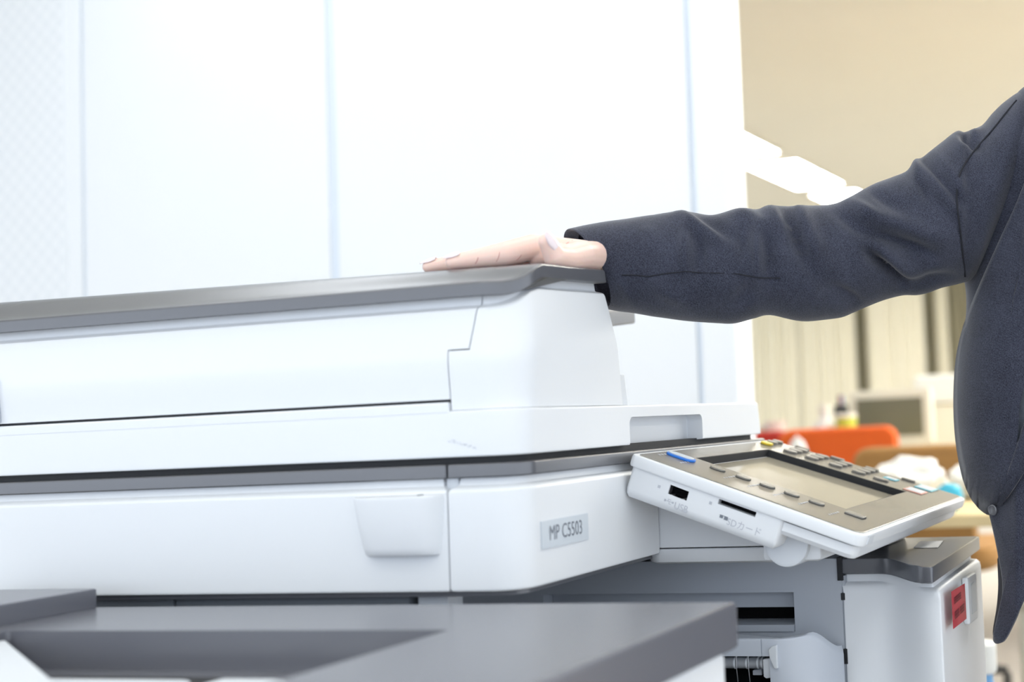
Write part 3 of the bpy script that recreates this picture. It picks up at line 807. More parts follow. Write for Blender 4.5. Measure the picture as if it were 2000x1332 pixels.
def tip_nail(k, ln, wd, nrm, back=0.15, lift=0.82, name='fingernail'):
    ch = fingers[k]; d = (ch[3] - ch[2]).normalized(); r = frad[k][3]
    n_ = Vector(nrm); n_ = (n_ - d * n_.dot(d)).normalized()
    nail(ch[2].lerp(ch[3], 1 - back) + n_ * (r * lift), d + n_ * -0.04, n_, ln, wd, name)
tip_nail('index', 0.0155, 0.0115, (-0.45, 0.1, 1), 0.34, 1.05)
tip_nail('middle', 0.0165, 0.0112, (-0.3, 0.1, 1), 0.28, 1.0)
tip_nail('ring', 0.0180, 0.0105, (0, 0.1, 1))
tip_nail('little', 0.0160, 0.0090, (0.1, 0.1, 1))
tip_nail('thumb', 0.0185, 0.0125, (-0.45, -0.85, 0.35), 0.42, 0.98, 'thumbnail')

# jacket: torso, sleeve, lapel, tail, button
TOR = [  # y in the photograph, left x, right x, half depth, depth of the centre line
    (1140, 1966, 2480, 0.125, 1.60), (1080, 1957, 2480, 0.125, 1.59), (1030, 1950, 2480, 0.125, 1.585), (985, 1922, 2480, 0.125, 1.58), (945, 1893, 2480, 0.122, 1.575), (890, 1878, 2480, 0.120, 1.57), (830, 1871, 2480, 0.118, 1.565), (760, 1870, 2480, 0.116, 1.56), (690, 1876, 2480, 0.116, 1.56), (630, 1886, 2485, 0.118, 1.56), (580, 1888, 2490, 0.120, 1.56), (520, 1881, 2500, 0.125, 1.56),
    (430, 1872, 2505, 0.125, 1.56), (360, 1871, 2505, 0.12, 1.555), (310, 1890, 2490, 0.115, 1.55), (260, 1928, 2460, 0.105, 1.55), (215, 1962, 2420, 0.095, 1.55), (180, 1992, 2380, 0.085, 1.55), (155, 2040, 2330, 0.075, 1.55), (140, 2090, 2285, 0.066, 1.55), (110, 2105, 2270, 0.060, 1.55)]
prof = catmull([Vector((a[0], a[1], a[2])) for a in TOR], 5)
pr2 = catmull([Vector((a[3], a[4], 0)) for a in TOR], 5)
GAPL = [(90, 2080), (150, 2068), (360, 2054), (600, 2032), (700, 2006), (805, 1984), (860, 1974), (985, 1940)]
GAPR = [(90, 2200), (150, 2185), (300, 2160), (450, 2135), (640, 2098), (800, 2052), (985, 1952)]
def interp(T, y):
    for (y0, x0), (y1, x1) in zip(T[:-1], T[1:]):
        if y0 <= y <= y1: return x0 + (x1 - x0) * (y - y0) / (y1 - y0)
    return None
def torso(scale, rough, shift=0.0):
    rings = []
    for P, Q in zip(prof, pr2):
        l = at(P.y, P.x, Q.y); r = at(P.z, P.x, Q.y); c = (l + r) / 2 + FD * shift; hw = (r - l) / 2
        rg = []
        for k in range(112):
            a = 2 * PI * k / 112
            cs_, sn = math.cos(a), math.sin(a)
            e = 2.6
            q = (abs(cs_) ** e + abs(sn) ** e) ** (-1 / e) * scale
            p = c + hw * (-cs_ * q) + FD * (sn * q * Q.x)
            rg.append(p + FD * rough * (mnoise.noise(p * 9) * 0.004 + mnoise.noise(p * 22) * 0.0018))
        rings.append(rg)
    return rings
bmj = bmesh.new(); RJ = [[bmj.verts.new(p) for p in rg] for rg in torso(1.0, 1.0)]
for a_, b_ in zip(RJ[:-1], RJ[1:]):
    for i in range(112):
        j = (i + 1) % 112
        c = (a_[i].co + a_[j].co + b_[i].co + b_[j].co) / 4
        v = c - CAM; z = v.dot(fw); x = CX + FPX * v.dot(RT) / z; y = CY - FPX * v.dot(UP) / z
        gl, gr_ = interp(GAPL, y), interp(GAPR, y)
        if i < 56 and gl is not None and gr_ is not None and gl < x < gr_: continue     # the open front
        bmj.faces.new((a_[i], a_[j], b_[j], b_[i]))
jk = finish('jacket', bmj, 'jacket', pn, 80)
so = jk.modifiers.new('t', 'SOLIDIFY'); so.thickness = 0.004; so.offset = -1
bpy.context.view_layer.update(); apply_mods(jk)
for p in jk.data.polygons: p.use_smooth = True
ring_loft('shirt', torso(0.945, 0.4), 'shirt', pn, (False, True), 80)

SLV = [  # top x, y; bottom x, y; depth; near-side drift to the right (photograph pixels)
    (1106, 450, 1190, 600, 1.405, 36), (1140, 442, 1212, 606, 1.407, 28), (1182, 434, 1240, 611, 1.41, 18), (1230, 427, 1272, 617, 1.413, 9), (1300, 415, 1318, 624, 1.418, 3), (1345, 412, 1360, 628, 1.422, 0),
    (1392, 419, 1400, 630, 1.426, 0), (1440, 407, 1436, 630, 1.43, 0), (1478, 409, 1472, 621, 1.434, 0), (1502, 402, 1504, 615, 1.437, 0), (1560, 402, 1566, 627, 1.446, 0), (1618, 399, 1636, 621, 1.458, 0),
    (1652, 389, 1668, 610, 1.465, 0), (1688, 369, 1692, 600, 1.472, 0), (1715, 356, 1726, 588, 1.48, 0), (1768, 337, 1762, 578, 1.49, 0), (1786, 314, 1790, 577, 1.497, 0), (1802, 308, 1812, 572, 1.5, 0), (1838, 280, 1838, 562, 1.505, 0), (1868, 257, 1866, 555, 1.51, 0),
    (1886, 258, 1880, 551, 1.515, 0), (1916, 246, 1890, 549, 1.52, 0), (1938, 222, 1896, 546, 1.525, 0), (1962, 200, 1904, 540, 1.53, 0), (1990, 182, 1916, 520, 1.535, 0), (2020, 180, 1940, 480, 1.54, 0)]
FOLDS = [  # segment in the photograph's frame: x0, y0, x1, y1, half width, depth of the fold (m, out positive)
    (1802, 310, 1872, 410, 10, -0.0055), (1818, 312, 1882, 398, 11, 0.003), (1783, 324, 1868, 434, 12, 0.004), (1772, 342, 1862, 446, 12, -0.003),
    (1700, 452, 1815, 505, 14, -0.011), (1700, 430, 1840, 475, 18, 0.006), (1692, 496, 1762, 560, 10, -0.012), (1720, 490, 1790, 545, 14, 0.007), (1762, 560, 1860, 545, 14, -0.006),
    (1536, 408, 1590, 540, 12, -0.008), (1560, 405, 1612, 520, 14, 0.006), (1505, 405, 1545, 470, 12, 0.005), (1580, 540, 1600, 610, 14, 0.004),
    (1330, 416, 1420, 480, 13, 0.006), (1352, 412, 1440, 470, 10, -0.004), (1375, 455, 1380, 540, 12, -0.006), (1350, 450, 1352, 530, 12, 0.004),
    (1440, 408, 1520, 460, 14, 0.004), (1455, 440, 1460, 500, 12, -0.005), (1505, 455, 1512, 540, 11, -0.006), (1485, 450, 1490, 560, 11, 0.005),
    (1440, 600, 1475, 560, 16, -0.004), (1640, 420, 1700, 470, 14, -0.005), (1660, 400, 1730, 450, 14, 0.005), (1700, 375, 1760, 420, 12, -0.004), (1280, 560, 1350, 590, 16, 0.003), (1620, 560, 1680, 600, 14, -0.006),
    (1875, 268, 1900, 300, 9, -0.009), (1905, 255, 1880, 300, 10, 0.004), (1200, 560, 1240, 600, 14, 0.003), (1250, 450, 1300, 500, 20, 0.003)]
def seg_d(px, py, s):
    dx, dy = s[2] - s[0], s[3] - s[1]
    L2 = dx * dx + dy * dy
    t = min(1, max(0, ((px - s[0]) * dx + (py - s[1]) * dy) / L2))
    d = math.hypot(px - s[0] - t * dx, py - s[1] - t * dy)
    return d, math.sin(PI * (0.12 + 0.76 * t))
tops = catmull([Vector((s[0], s[1], s[4])) for s in SLV], 6)
bots = catmull([Vector((s[2], s[3], s[5])) for s in SLV], 6)
rings = []; NS = 96
for T, B in zip(tops, bots):
    t = T.z
    a3, b3 = at(T.x, T.y, t), at(B.x, B.y, t)
    c = (a3 + b3) / 2; up = (a3 - b3) / 2
    depth = up.length * 0.86
    drift = (RT + UP * 0.5) * (B.z / FPX * t)
    rg = []
    for k in range(NS):
        a = 2 * PI * k / NS
        cs_, sn = math.cos(a), math.sin(a)
        off = up * cs_ - fw * (depth * sn) + drift * sn
        px = (T.x + B.x) / 2 + (T.x - B.x) / 2 * cs_; py = (T.y + B.y) / 2 + (T.y - B.y) / 2 * cs_
        amp = 0.0
        if sn > 0:
            for s in FOLDS:
                d, e = seg_d(px, py, s)
                if d < s[4] * 3: amp += 1.5 * s[5] * e * math.exp(-(d / s[4]) ** 2) * min(1, sn * 2.5)
        p = c + off
        amp += mnoise.noise(p * 14) * 0.0018 + mnoise.noise(p * 34) * 0.0007
        if abs(px - 1180) < 90 and sn > -0.2: amp *= 0.6
        nrm = (up.normalized() * cs_ - fw * sn)
        rg.append(p + nrm * amp)
    rings.append(rg)
# turn the cuff's edge inwards
first = rings[0]; cc = sum((Vector(p) for p in first), Vector()) / NS
back = (Vector(rings[14][0]) + Vector(rings[14][NS // 2])) / 2 - cc
inner = [[cc + (p - cc) * 0.955 + back * f for p in first] for f in (0.35, 0.02)]
lip = [cc + (p - cc) * 0.985 - back * 0.02 for p in first]
slv = ring_loft('sleeve', [inner[0], inner[1], lip] + rings, 'jacket', jk, (False, False), 80)
# seam along the forearm, armhole seam
def surf(px, py):                                  # sleeve surface nearest to a photograph place
    best = None
    for rg in rings:
        for k in range(0, NS // 2):
            q = rg[k]; v = q - CAM; z = v.dot(fw)
            x = CX + FPX * v.dot(RT) / z; y = CY - FPX * v.dot(UP) / z
            d = (x - px) ** 2 + (y - py) ** 2
            if best is None or d < best[0]: best = (d, q)
    return best[1]
tube('sleeve_seam', [surf(x, y) - fw * 0.0004 for x, y in ((1215, 536), (1240, 538), (1265, 540), (1300, 536), (1340, 532), (1370, 531), (1400, 533), (1440, 537), (1480, 541), (1520, 543))], 0.0006, 'thread', slv, 6)
# front flap with its lapel roll, hanging free of the chest
def sheet(name, outl, bulge, t0, mat, parent, thick=0.004, tfun=None, angle=80):
    """closed outline in the photograph's frame, filled as a bowed sheet with real thickness"""
    bm = bmesh.new()
    pts = [Vector((x, y, 0)) for x, y in outl]
    pts = catmull(pts + [pts[0]], 5)[:-1]
    c = sum(pts, Vector()) / len(pts)
    n = 12; R = []
    for i in range(1, n + 1):
        f = i / n
        ring = []
        for p in pts:
            q = c + (p - c) * f
            t = (tfun(q.x, q.y) if tfun else t0) - bulge * (1 - f ** 2.2)
            t += 0.003 * mnoise.noise(Vector((q.x * 0.012, q.y * 0.012, t0)))
            ring.append(bm.verts.new(at(q.x, q.y, t)))
        R.append(ring)
    cv = bm.verts.new(at(c.x, c.y, (tfun(c.x, c.y) if tfun else t0) - bulge))
    m = len(pts)
    for k in range(m): bm.faces.new((cv, R[0][k], R[0][(k + 1) % m]))
    for a, b in zip(R[:-1], R[1:]):
        for k in range(m): bm.faces.new((a[k], b[k], b[(k + 1) % m], a[(k + 1) % m]))
    o = finish(name, bm, mat, parent, angle)
    s = o.modifiers.new('t', 'SOLIDIFY'); s.thickness = thick; s.offset = 0
    bpy.context.view_layer.update(); apply_mods(o)
    for p in o.data.polygons: p.use_smooth = True
    return o
whole = ring_loft('chest_form', torso(1.0, 1.0), 'jacket', None, (False, False), 80)   # unbroken chest, only to lay the cloth on
bpy.context.view_layer.update()
def chest(px, py):
    d = ray(px, py)
    ok, loc, nn, ix = whole.ray_cast(CAM + d * 1.2, d.normalized())
    return (loc - CAM).dot(fw) if ok and (loc - CAM).dot(fw) < 1.62 else None
def hug(off):
    def f(x, y):
        for k in range(40):                        # step inwards until the chest is met
            t = chest(x + k * 4, y)
            if t is not None: return min(t, 1.56) - off
        return 1.52
    return f
flap = [(2058, 122), (2042, 200), (2022, 300), (1992, 385), (1955, 468), (1920, 548), (1890, 625), (1873, 690), (1867, 760), (1868, 830), (1875, 890), (1888, 945), (1908, 983), (1934, 1002), (1946, 985), (1966, 945), (1982, 905), (1987, 855), (1990, 805), (1999, 760), (2018, 700), (2048, 600), (2066, 480), (2072, 360), (2084, 220), (2096, 122)]
sheet('lapel', flap, 0.004, 1.425, 'jacket', jk, 0.006, hug(0.008))
sheet('lapel', [(2200, 122), (2240, 210), (2232, 330), (2205, 450), (2150, 620), (2085, 770), (2020, 890), (1958, 985), (1946, 985), (2034, 820), (2084, 640), (2120, 450), (2144, 300), (2164, 170), (2172, 122)], 0.003, 1.44, 'jacket', jk, 0.006, hug(0.008))
tail = [(1932, 990), (1944, 1040), (1954, 1090), (1961, 1135), (1960, 1175), (1951, 1215), (1943, 1245), (1948, 1256), (1962, 1250), (1982, 1212), (2004, 1160), (2040, 1090), (2080, 980), (2050, 890), (1996, 870), (1974, 925), (1950, 975)]
tl = sheet('jacket_tail', tail, 0.006, 1.470, 'jacket', jk, 0.005, lambda x, y: 1.475 + 0.0008 * max(0, 1990 - x) - 0.00012 * max(0, x - 2000))
sheet('tail_facing', [(1950, 1085), (1964, 1130), (1968, 1180), (1958, 1220), (1948, 1244), (1940, 1240), (1948, 1190), (1952, 1140)], 0.002, 1.52, 'lining', jk, 0.003)
bt = at(1940, 996, (chest(1948, 990) or 1.50) - 0.014)
lathe('button', (0, 0, 0), [(0.0055, 0), (0.0062, 0.0008), (0.0062, 0.0020), (0.0050, 0.0026), (0.0045, 0.0022), (0.0, 0.0020)], 'dark', jk, 20)
bo = [c for c in jk.children if c.name.startswith('button')][-1]
rot = (-fw + RT * -0.9).to_track_quat('Z', 'Y').to_matrix().to_4x4()
for v in bo.data.vertices: v.co = bt + (rot @ v.co)
drop(whole)
bpy.context.view_layer.update()
def touch(px, py, lift=0.0011):                    # place on whatever cloth shows there
    d = ray(px, py).normalized()
    h = scene.ray_cast(bpy.context.evaluated_depsgraph_get(), CAM + d * 1.25, d)
    return h[1] - d * lift if h[0] else at(px, py, 1.44)
tube('armhole_seam', catmull([touch(x, y) for x, y in ((1985, 196), (1962, 224), (1938, 254), (1912, 284), (1890, 312), (1875, 340), (1869, 375), (1871, 415), (1876, 455), (1881, 500), (1885, 540))], 4), 0.0011, 'thread', jk, 6)
for ln in (((934, 502), (932, 509), (928, 516)), ((976, 492), (974, 502), (969, 512)), ((1019, 497), (1014, 504), (1008, 509)), ((1101, 479), (1109, 474), (1119, 469))):
    tube('skin_crease', catmull([touch(x, y, 0.0001) for x, y in ln], 4), [0.0001] + [0.00035] * 7 + [0.0001], 'crease', hand, 6)
# shirt front seen at the opening, trousers, other sleeve, shoes
tb = bmesh.new()
for sgn in (-0.05, 0.05):
    ft = Vector((HIP.x, HIP.y, 0)) + ND * sgn * 1.9
    capsule(tb, HIP + ND * sgn * 1.4 + Vector((0, 0, 0.10)), HIP + ND * sgn * 1.5, 0.090, 0.106)
    capsule(tb, HIP + ND * sgn * 1.5, Vector((ft.x, ft.y, 0.44)), 0.098, 0.070)
    capsule(tb, Vector((ft.x, ft.y, 0.44)), Vector((ft.x, ft.y, 0.16)), 0.068, 0.060)
fuse('trousers', tb, 0.009, 3, 'trousers', pn)
for sgn in (-0.05, 0.05):
    ft = Vector((HIP.x, HIP.y, 0)) + ND * sgn * 1.9
    sb = bmesh.new()
    capsule(sb, Vector((ft.x, ft.y, 0.048)) - FD * 0.02, Vector((ft.x, ft.y, 0.042)) + FD * 0.15, 0.046, 0.040)
    o = fuse('shoe', sb, 0.006, 2, 'core', pn)
    for v in o.data.vertices: v.co.z = max(0.0, v.co.z)
ls = bmesh.new()
capsule(ls, SH2 + Vector((0, 0, -0.01)), EL2, 0.066, 0.056); capsule(ls, EL2, WR2 + Vector((0, 0, 0.02)), 0.054, 0.045)
fuse('other_sleeve', ls, 0.008, 3, 'jacket', jk)

# ------------------------------------------------------------------ the office behind
B = {}
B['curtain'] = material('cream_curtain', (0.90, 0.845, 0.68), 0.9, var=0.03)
B['curtain2'] = material('dark_olive_curtain', (0.40, 0.37, 0.26), 0.9)  # darker olive cloth for the dark gaps between the cream panels
B['beige'] = material('beige_plastic', (0.80, 0.77, 0.66), 0.5)
B['screen'] = material('olive_dark_display', (0.155, 0.150, 0.105), 0.35)
B['orange'] = material('orange_fabric', (0.72, 0.115, 0.012), 0.85, var=0.06, vscale=40)
B['brown'] = material('brown_fabric', (0.33, 0.175, 0.055), 0.85, var=0.1, vscale=40)
B['redf'] = material('red_fabric', (0.50, 0.035, 0.022), 0.85)
B['paper'] = material('white_plastic_bag', (0.86, 0.86, 0.82), 0.5)
B['desk'] = material('maple_desk_top', (0.66, 0.52, 0.28), 0.5, var=0.08, vscale=12)
B['deskleg'] = material('beige_steel', (0.60, 0.56, 0.44), 0.5)
B['brownwood'] = material('brown_wood', (0.30, 0.18, 0.075), 0.6, var=0.15, vscale=14)
B['bluep'] = material('light_blue_plastic', (0.14, 0.36, 0.66), 0.4)
B['cyanp'] = material('cyan_plastic', (0.05, 0.45, 0.62), 0.4)
B['green'] = material('green_leaf', (0.07, 0.15, 0.04), 0.6)
B['lime'] = material('lime_plastic', (0.55, 0.58, 0.06), 0.4)
B['pink'] = material('pale_pink_ceramic', (0.82, 0.66, 0.58), 0.35)
B['black'] = material('black_plastic', (0.03, 0.03, 0.03), 0.5)
B['lilac'] = material('pale_lilac_paper', (0.62, 0.58, 0.72), 0.6)
M.update({'b_' + k: v for k, v in B.items()})

# curtains: pleated cloth, one panel after the other along the far wall
def curtain(pxa, pxb, label, mat='b_curtain', X=11.6, amp=0.03, n=9):
    ya = on(pxa, 700, 'x', X).y; yb = on(pxb, 700, 'x', X).y
    e = empty('curtain', (X, (ya + yb) / 2, 0.02), label, 'curtain', 'curtains on the far wall')
    rings = []
    for z in (0.02, 0.9, 1.8, 2.50):
        rg = []
        for side, sg in ((0, 1), (1, -1)):
            for k in range(61):
                f = k / 60 if side == 0 else 1 - k / 60
                rg.append((X + amp * math.sin(f * n * 2 * PI + 0.5 * math.sin(f * 17)) * (0.75 + 0.25 * math.sin(f * 31)) + (0.01 if side else 0), ya + (yb - ya) * f, z))
        rings.append(rg)
    ring_loft('cloth', rings, mat, e, angle=80)
    tube('rail', [(X, ya, 2.52), (X, yb, 2.52)], 0.015, 'b_beige', e, 8)
curtain(1437, 1560, 'cream curtain panel beside the white partition')
curtain(1562, 1672, 'cream curtain panel above the red chair and the mug', n=8)
curtain(1674, 1694, 'narrow dark olive curtain fold left of the monitor top', 'b_curtain2', amp=0.03, n=2, X=11.75)
curtain(1696, 1808, 'cream curtain panel right above the beige monitor', n=7)
curtain(1810, 1830, 'narrow dark olive curtain fold under the upper sleeve', 'b_curtain2', amp=0.03, n=2, X=11.75)
curtain(1832, 1854, 'narrow cream curtain strip close to the jacket', amp=0.03, n=2)
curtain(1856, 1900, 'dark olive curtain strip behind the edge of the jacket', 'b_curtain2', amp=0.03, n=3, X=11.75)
curtain(1902, 2100, 'cream curtain panel hidden mostly behind the jacket', n=9)

def bp(px, py, X): return on(px, py, 'x', X)
# desks
def desk(name_label, X0, X1, y0, y1, z):
    e = empty('desk', ((X0 + X1) / 2, (y0 + y1) / 2, 0), name_label, 'desk', 'office desks')
    rslab('desk_top', X0, X1, y0, y1, z - 0.03, z, 'b_desk', e, r=0.02, b=0.004)
    for x in (X0 + 0.03, X1 - 0.07):
        for y in (y0 + 0.03, y1 - 0.07):
            box('leg', (x, y, 0), (x + 0.04, y + 0.04, z - 0.03), 'b_deskleg', e, bevel=0.004)
    box('modesty_panel', (X0 + 0.05, y0 + 0.04, z - 0.40), (X1 - 0.05, y0 + 0.055, z - 0.03), 'b_deskleg', e, bevel=0.002)
    return e
desk('maple desk near the machine with white bags on it', 2.05, 2.75, -0.42, 0.98, 0.69)
desk('maple desk farther back carrying the beige monitor', 4.05, 5.1, -0.6, 2.2, 0.74)
# monitor
def monitor(X, x0, x1, y0, y1, zdesk, label, tilt=0.0):
    a, b = bp(x0, y1, X), bp(x1, y0, X)
    yl, yr, zb, zt = a.y, b.y, a.z, b.z
    e = empty('monitor', (X + 0.05, (yl + yr) / 2, zdesk), label, 'monitor', 'desk monitors')
    ya, yb = min(yl, yr), max(yl, yr)
    case = rslab('casing', ya, yb, zb, zt, 0, 0.055, 'b_beige', e, r=0.012, b=0.006, deform=lambda p: Vector((X + p.z + (p.x - ya) * tilt, p.x, p.y)))
    fr = 0.036
    rslab('display', ya + fr, yb - fr, zb + fr, zt - fr, -0.003, 0.004, 'b_screen', e, r=0.003, b=0.001, deform=lambda p: Vector((X + p.z + (p.x - ya) * tilt, p.x, p.y)))
    box('neck', (X + 0.03, (ya + yb) / 2 - 0.03, zdesk + 0.01), (X + 0.06, (ya + yb) / 2 + 0.03, zb + 0.06), 'b_beige', e, bevel=0.004)
    rslab('stand', X - 0.06, X + 0.14, (ya + yb) / 2 - 0.11, (ya + yb) / 2 + 0.11, zdesk, zdesk + 0.014, 'b_beige', e, r=0.06, b=0.004)
    return e
monitor(4.45, 1655, 1816, 757, 872, 0.74, 'beige framed monitor with dark olive screen on the desk', 0.12)
# pale printer box behind, right of the monitor
e = empty('desktop_printer', (4.85, 0.50, 0.74), 'pale printer to the right of the beige monitor', 'printer')
p0, p1 = bp(1790, 800, 4.8), bp(1905, 728, 4.8)
rslab('printer_lid', 4.75, 5.05, p1.y, p0.y, p0.z + 0.02, p1.z, 'b_paper', e, r=0.03, b=0.02)
rslab('printer_body', 4.77, 5.03, p1.y + 0.03, p0.y - 0.03, 0.74, p0.z + 0.02, 'b_beige', e, r=0.02, b=0.006)
# chairs
def chair(X, x0, x1, y0, y1, mat, label):
    a, b = bp(x0, y1, X), bp(x1, y0, X)
    ya, yb = min(a.y, b.y), max(a.y, b.y); zb, zt = a.z, b.z; yc = (ya + yb) / 2
    e = empty('office_chair', (X + 0.2, yc, 0), label, 'chair', 'office chairs')
    rslab('backrest', ya, yb, zb - 0.25, zt, 0, 0.07, mat, e, r=0.05, b=0.025, deform=lambda p: Vector((X + p.z + 0.03 * ((p.x - yc) / (yb - ya) * 2) ** 2 * -1, p.x, p.y)), es=6)
    rslab('seat', X + 0.07, X + 0.52, yc - 0.23, yc + 0.23, 0.42, 0.50, mat, e, r=0.08, b=0.025)
    box('back_bar', (X + 0.06, yc - 0.03, 0.40), (X + 0.085, yc + 0.03, zb - 0.05), 'b_black', e, bevel=0.005)
    tube('gas_stem', [(X + 0.29, yc, 0.08), (X + 0.29, yc, 0.42)], 0.028, 'b_black', e)
    for k in range(5):
        an = 2 * PI * k / 5
        d = Vector((math.cos(an), math.sin(an), 0))
        c = Vector((X + 0.29, yc, 0.09))
        tube('foot', [c, c + d * 0.21 - Vector((0, 0, 0.03))], [0.022, 0.015], 'b_black', e)
        lathe('castor', c + d * 0.21 + Vector((0, 0, -0.062)), [(0.02, -0.012), (0.028, -0.01), (0.028, 0.01), (0.02, 0.012)], 'b_black', e, 14, 'y')
chair(3.45, 1522, 1752, 830, 905, 'b_orange', 'orange fabric office chair behind the control panel')
chair(3.02, 1668, 1900, 866, 930, 'b_brown', 'brown fabric office chair before the orange one')
# red cushion and small things on the far desk's near edge
def lump(name, X, x0, x1, y0, y1, mat, label, cat, seed, squash=0.7, rough=0.25, group=None):
    a, b = bp(x0, y1, X), bp(x1, y0, X)
    c = (a + b) / 2; ry = abs(a.y - b.y) / 2; rz = (b.z - a.z) / 2
    bm = bmesh.new()
    bmesh.ops.create_icosphere(bm, subdivisions=4, radius=1)
    for v in bm.verts:
        n = v.co.normalized()
        k = 1 + rough * mnoise.noise(n * 1.7 + Vector((seed, 0, 0))) + rough * 0.5 * mnoise.noise(n * 4.1 + Vector((0, seed, 0)))
        v.co = Vector((c.x + n.x * ry * squash * k, c.y + n.y * ry * k, max(a.z, c.z + n.z * rz * k)))
    o = finish(name, bm, mat, None, 70)
    return tag(o, label, cat, group)
def cup(name, X, x0, x1, y0, y1, mat, label, cat, prof=None):
    a, b = bp(x0, y1, X), bp(x1, y0, X)
    r = abs(a.y - b.y) / 2; h = b.z - a.z
    P = prof or [(0.8, 0), (0.9, 0.02), (1, 0.9), (1, 1), (0.86, 1), (0.82, 0.1)]
    e = empty(name, (X, (a.y + b.y) / 2, a.z), label, cat)
    lathe('vessel', (X, (a.y + b.y) / 2, a.z), [(r * p, h * q) for p, q in P], mat, e, 24)
    return e, (a, b, r, h)
ZD = 0.74
def lowpx(X, z, px):                               # row of the photograph where height z shows at column px on plane X
    y0, y1 = 500.0, 1332.0
    for _ in range(40):
        m = (y0 + y1) / 2
        if bp(px, m, X).z > z: y0 = m
        else: y1 = m
    return y0
chair(3.78, 1425, 1540, 840, 900, 'b_redf', 'red fabric office chair beside the lid corner')
cu1, _ = cup('mug', 4.12, 1498, 1534, 822, lowpx(4.12, ZD, 1515), 'b_pink', 'pale pink mug on the far desk above the red chair', 'mug')
ph = bp(1498, 840, 4.12)
tube('handle', [(4.12, ph.y + 0.002, ph.z + 0.02), (4.12, ph.y + 0.03, ph.z + 0.01), (4.12, ph.y + 0.03, ph.z - 0.025), (4.12, ph.y + 0.002, ph.z - 0.035)], 0.005, 'b_pink', cu1)
bo_, q = cup('bottle', 4.14, 1592, 1634, 790, lowpx(4.14, ZD, 1612), 'b_paper', 'white bottle standing left of the beige monitor', 'bottle', [(0.9, 0), (1, 0.02), (1, 0.55), (0.85, 0.68), (0.42, 0.78), (0.42, 0.88)])
lathe('cap', (4.14, (q[0].y + q[1].y) / 2, q[0].z + q[3] * 0.86), [(q[2] * 0.5, 0), (q[2] * 0.5, q[3] * 0.14), (q[2] * 0.4, q[3] * 0.15)], 'b_beige', bo_, 20)
tb_, q = cup('tape_tub', 4.10, 1636, 1672, 812, lowpx(4.10, ZD, 1640), 'b_lime', 'lime yellow tub between the white bottle and monitor', 'tub')
lathe('lid', (4.10, (q[0].y + q[1].y) / 2, q[0].z + q[3] * 0.97), [(q[2] * 1.04, 0), (q[2] * 1.04, 0.012), (q[2] * 0.9, 0.016)], 'b_beige', tb_, 20)
# small dark stapler-like holder on top of the clutter
hp_, q = cup('pen_holder', 4.30, 1634, 1656, 790, lowpx(4.30, ZD, 1645), 'b_black', 'small black pen holder beside the monitor frame', 'pen holder')
for k in range(3):
    tube('pen', [(4.30 + 0.008 * (k - 1), (q[0].y + q[1].y) / 2 + 0.006 * (k - 1), q[0].z + 0.02), (4.30 + 0.02 * (k - 1), (q[0].y + q[1].y) / 2 + 0.015 * (k - 1), q[0].z + q[3] + 0.04)], 0.004, ('b_bluep', 'b_redf', 'b_black')[k], hp_, 8)
# potted plant at the lid corner
e = empty('potted_plant', (4.3, bp(1502, 800, 4.3).y, ZD), 'small green potted plant above the lid corner', 'plant')
pc0 = Vector((4.3, bp(1502, 800, 4.3).y, ZD))
lathe('pot', pc0, [(0.035, 0), (0.05, 0.08), (0.045, 0.08), (0.03, 0.07)], 'b_beige', e, 20)
for k in range(22):
    an = random.uniform(0, 2 * PI); l = random.uniform(0.06, 0.15); el = random.uniform(0.5, 1.3)
    d = Vector((math.cos(an) * math.cos(el), math.sin(an) * math.cos(el), math.sin(el)))
    sd_ = Vector((-math.sin(an), math.cos(an), 0)) * 0.014
    b0 = pc0 + Vector((0, 0, 0.075)); m_ = b0 + d * l * 0.55; t_ = b0 + d * l + Vector((0, 0, -0.02))
    bm = bmesh.new()
    vs = [bm.verts.new(p) for p in (b0, m_ + sd_, t_, m_ - sd_, m_ + Vector((0, 0, 0.004)))]
    for i in range(4): bm.faces.new((vs[i], vs[(i + 1) % 4], vs[4]))
    finish('leaf', bm, 'b_green', e)
# white mug in front, on the orange chair's left
lump('paper_bag', 3.24, 1540, 1584, 852, lowpx(3.24, 0.50, 1560), 'b_paper', 'small white paper bag left of the orange chair', 'bag', 8, 0.6, 0.1)
lump('paper_bag', 3.14, 1490, 1536, 862, lowpx(3.14, 0.50, 1515), 'b_pink', 'pinkish paper bag just behind the upper panel corner', 'bag', 18, 0.6, 0.1)
e = empty('low_cabinet', (3.2, bp(1535, 900, 3.2).y, 0), 'low beige cabinet under the small paper bags', 'cabinet')
ca, cb = bp(1592, 900, 3.2).y, bp(1482, 900, 3.2).y
box('cabinet_body', (3.05, ca, 0.02), (3.36, cb, 0.50), 'b_beige', e, bevel=0.004)
box('cabinet_door', (3.035, ca + 0.005, 0.04), (3.052, cb - 0.005, 0.48), 'b_beige', e, bevel=0.003)
box('plinth', (3.07, ca + 0.01, 0.0), (3.34, cb - 0.01, 0.02), 'b_black', e, bevel=0)
# bags and papers on the near desk
lump('plastic_bag', 2.40, 1705, 1850, 893, lowpx(2.40, 0.69, 1780), 'b_paper', 'crumpled white plastic bag on the near desk', 'bag', 21, 0.7, 0.35)
lump('plastic_bag', 2.58, 1850, 1990, 905, lowpx(2.58, 0.69, 1900), 'b_paper', 'white plastic bag behind the jacket edge on the desk', 'bag', 34, 0.7, 0.35)
lump('cyan_pouch', 2.12, 1828, 1880, 942, lowpx(2.12, 0.69, 1850), 'b_cyanp', 'small cyan pouch lying before the white bags', 'pouch', 2, 0.6, 0.1)
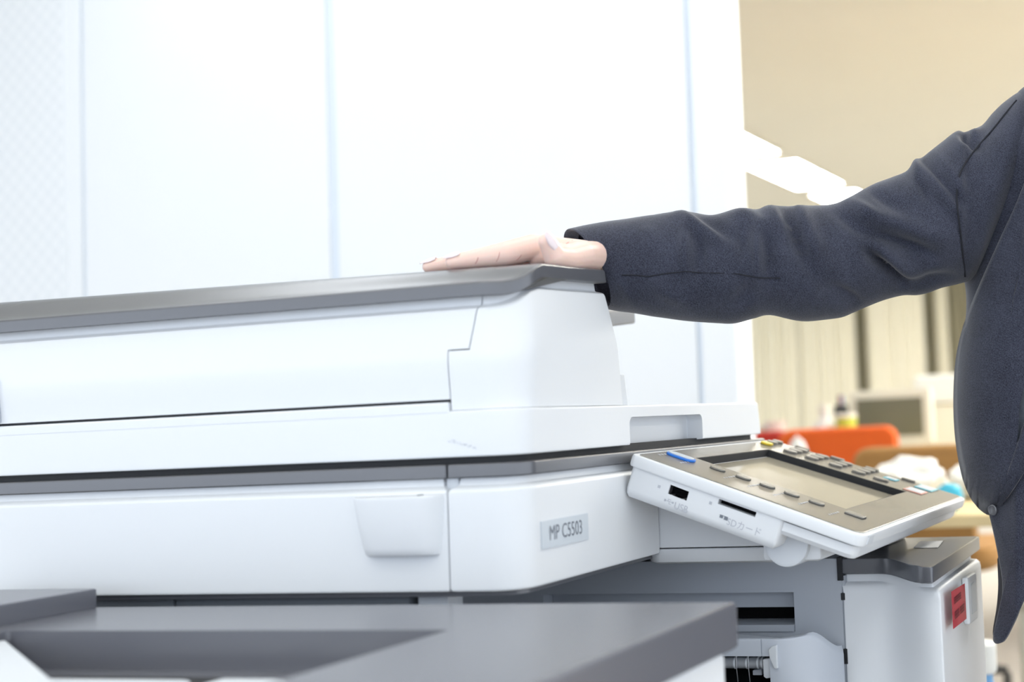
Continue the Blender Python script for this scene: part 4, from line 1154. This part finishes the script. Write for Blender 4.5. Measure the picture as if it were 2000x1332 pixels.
# under the desk: cabinet, brown box, blue bottle
e = empty('pedestal_cabinet', (2.55, -0.22, 0), 'beige drawer cabinet under the near desk', 'cabinet')
box('cabinet_body', (2.35, -0.40, 0.03), (2.72, -0.02, 0.62), 'b_deskleg', e, bevel=0.004)
for k in range(3):
    d = box('drawer', (2.335, -0.392, 0.05 + 0.19 * k), (2.352, -0.028, 0.225 + 0.19 * k), 'b_beige', e, bevel=0.003)
    box('handle', (2.322, -0.27, 0.17 + 0.19 * k), (2.336, -0.15, 0.185 + 0.19 * k), 'steel', d, bevel=0.003)
for x in (2.37, 2.68):
    for y in (-0.38, -0.06): lathe('castor', (x, y, 0), [(0.015, 0), (0.02, 0.004), (0.02, 0.03)], 'b_black', e, 12)
e = empty('wooden_crate', (1.75, -0.50, 0), 'brown wooden crate on the floor behind the jacket tail', 'crate')
for k in range(4):
    box('slat', (1.50, -0.78, 0.02 + 0.10 * k), (1.515, -0.20, 0.105 + 0.10 * k), 'b_brownwood', e, bevel=0.003)
    box('slat', (1.95, -0.78, 0.02 + 0.10 * k), (1.965, -0.20, 0.105 + 0.10 * k), 'b_brownwood', e, bevel=0.003)
for y in (-0.78, -0.22):
    box('end_board', (1.515, y, 0.0), (1.95, y + 0.018, 0.42), 'b_brownwood', e, bevel=0.003)
box('bottom_board', (1.515, -0.76, 0.0), (1.95, -0.22, 0.02), 'b_brownwood', e, bevel=0.002)
b_ = bp(1922, 1332, 1.25)
e = empty('spray_bottle', (1.25, b_.y, 0), 'light blue bottle with white cap beside the red sticker', 'bottle')
zt = bp(1922, 1252, 1.25).z
lathe('vessel', (1.25, b_.y, 0), [(0.034, 0), (0.040, 0.01), (0.040, zt - 0.14), (0.032, zt - 0.10), (0.016, zt - 0.07), (0.016, zt - 0.05)], 'b_bluep', e, 24)
lathe('cap', (1.25, b_.y, 0), [(0.020, zt - 0.055), (0.024, zt - 0.05), (0.024, zt - 0.005), (0.018, zt)], 'b_paper', e, 20)

# flat faces keep flat shading beside their rounded edges
SOFT = ('body', 'hair', 'jacket', 'sleeve', 'lapel', 'jacket_tail', 'tail_facing', 'shirt', 'trousers', 'shoe', 'other_sleeve', 'fingernail', 'thumbnail', 'plastic_bag', 'paper_bag', 'cyan_pouch', 'cloth')
for o in COL.objects:
    if o.type == 'MESH' and o.name.split('.')[0] not in SOFT and len(o.data.polygons) > 1:
        wn = o.modifiers.new('weighted_normal', 'WEIGHTED_NORMAL')
        wn.mode = 'FACE_AREA'; wn.weight = 100; wn.keep_sharp = True
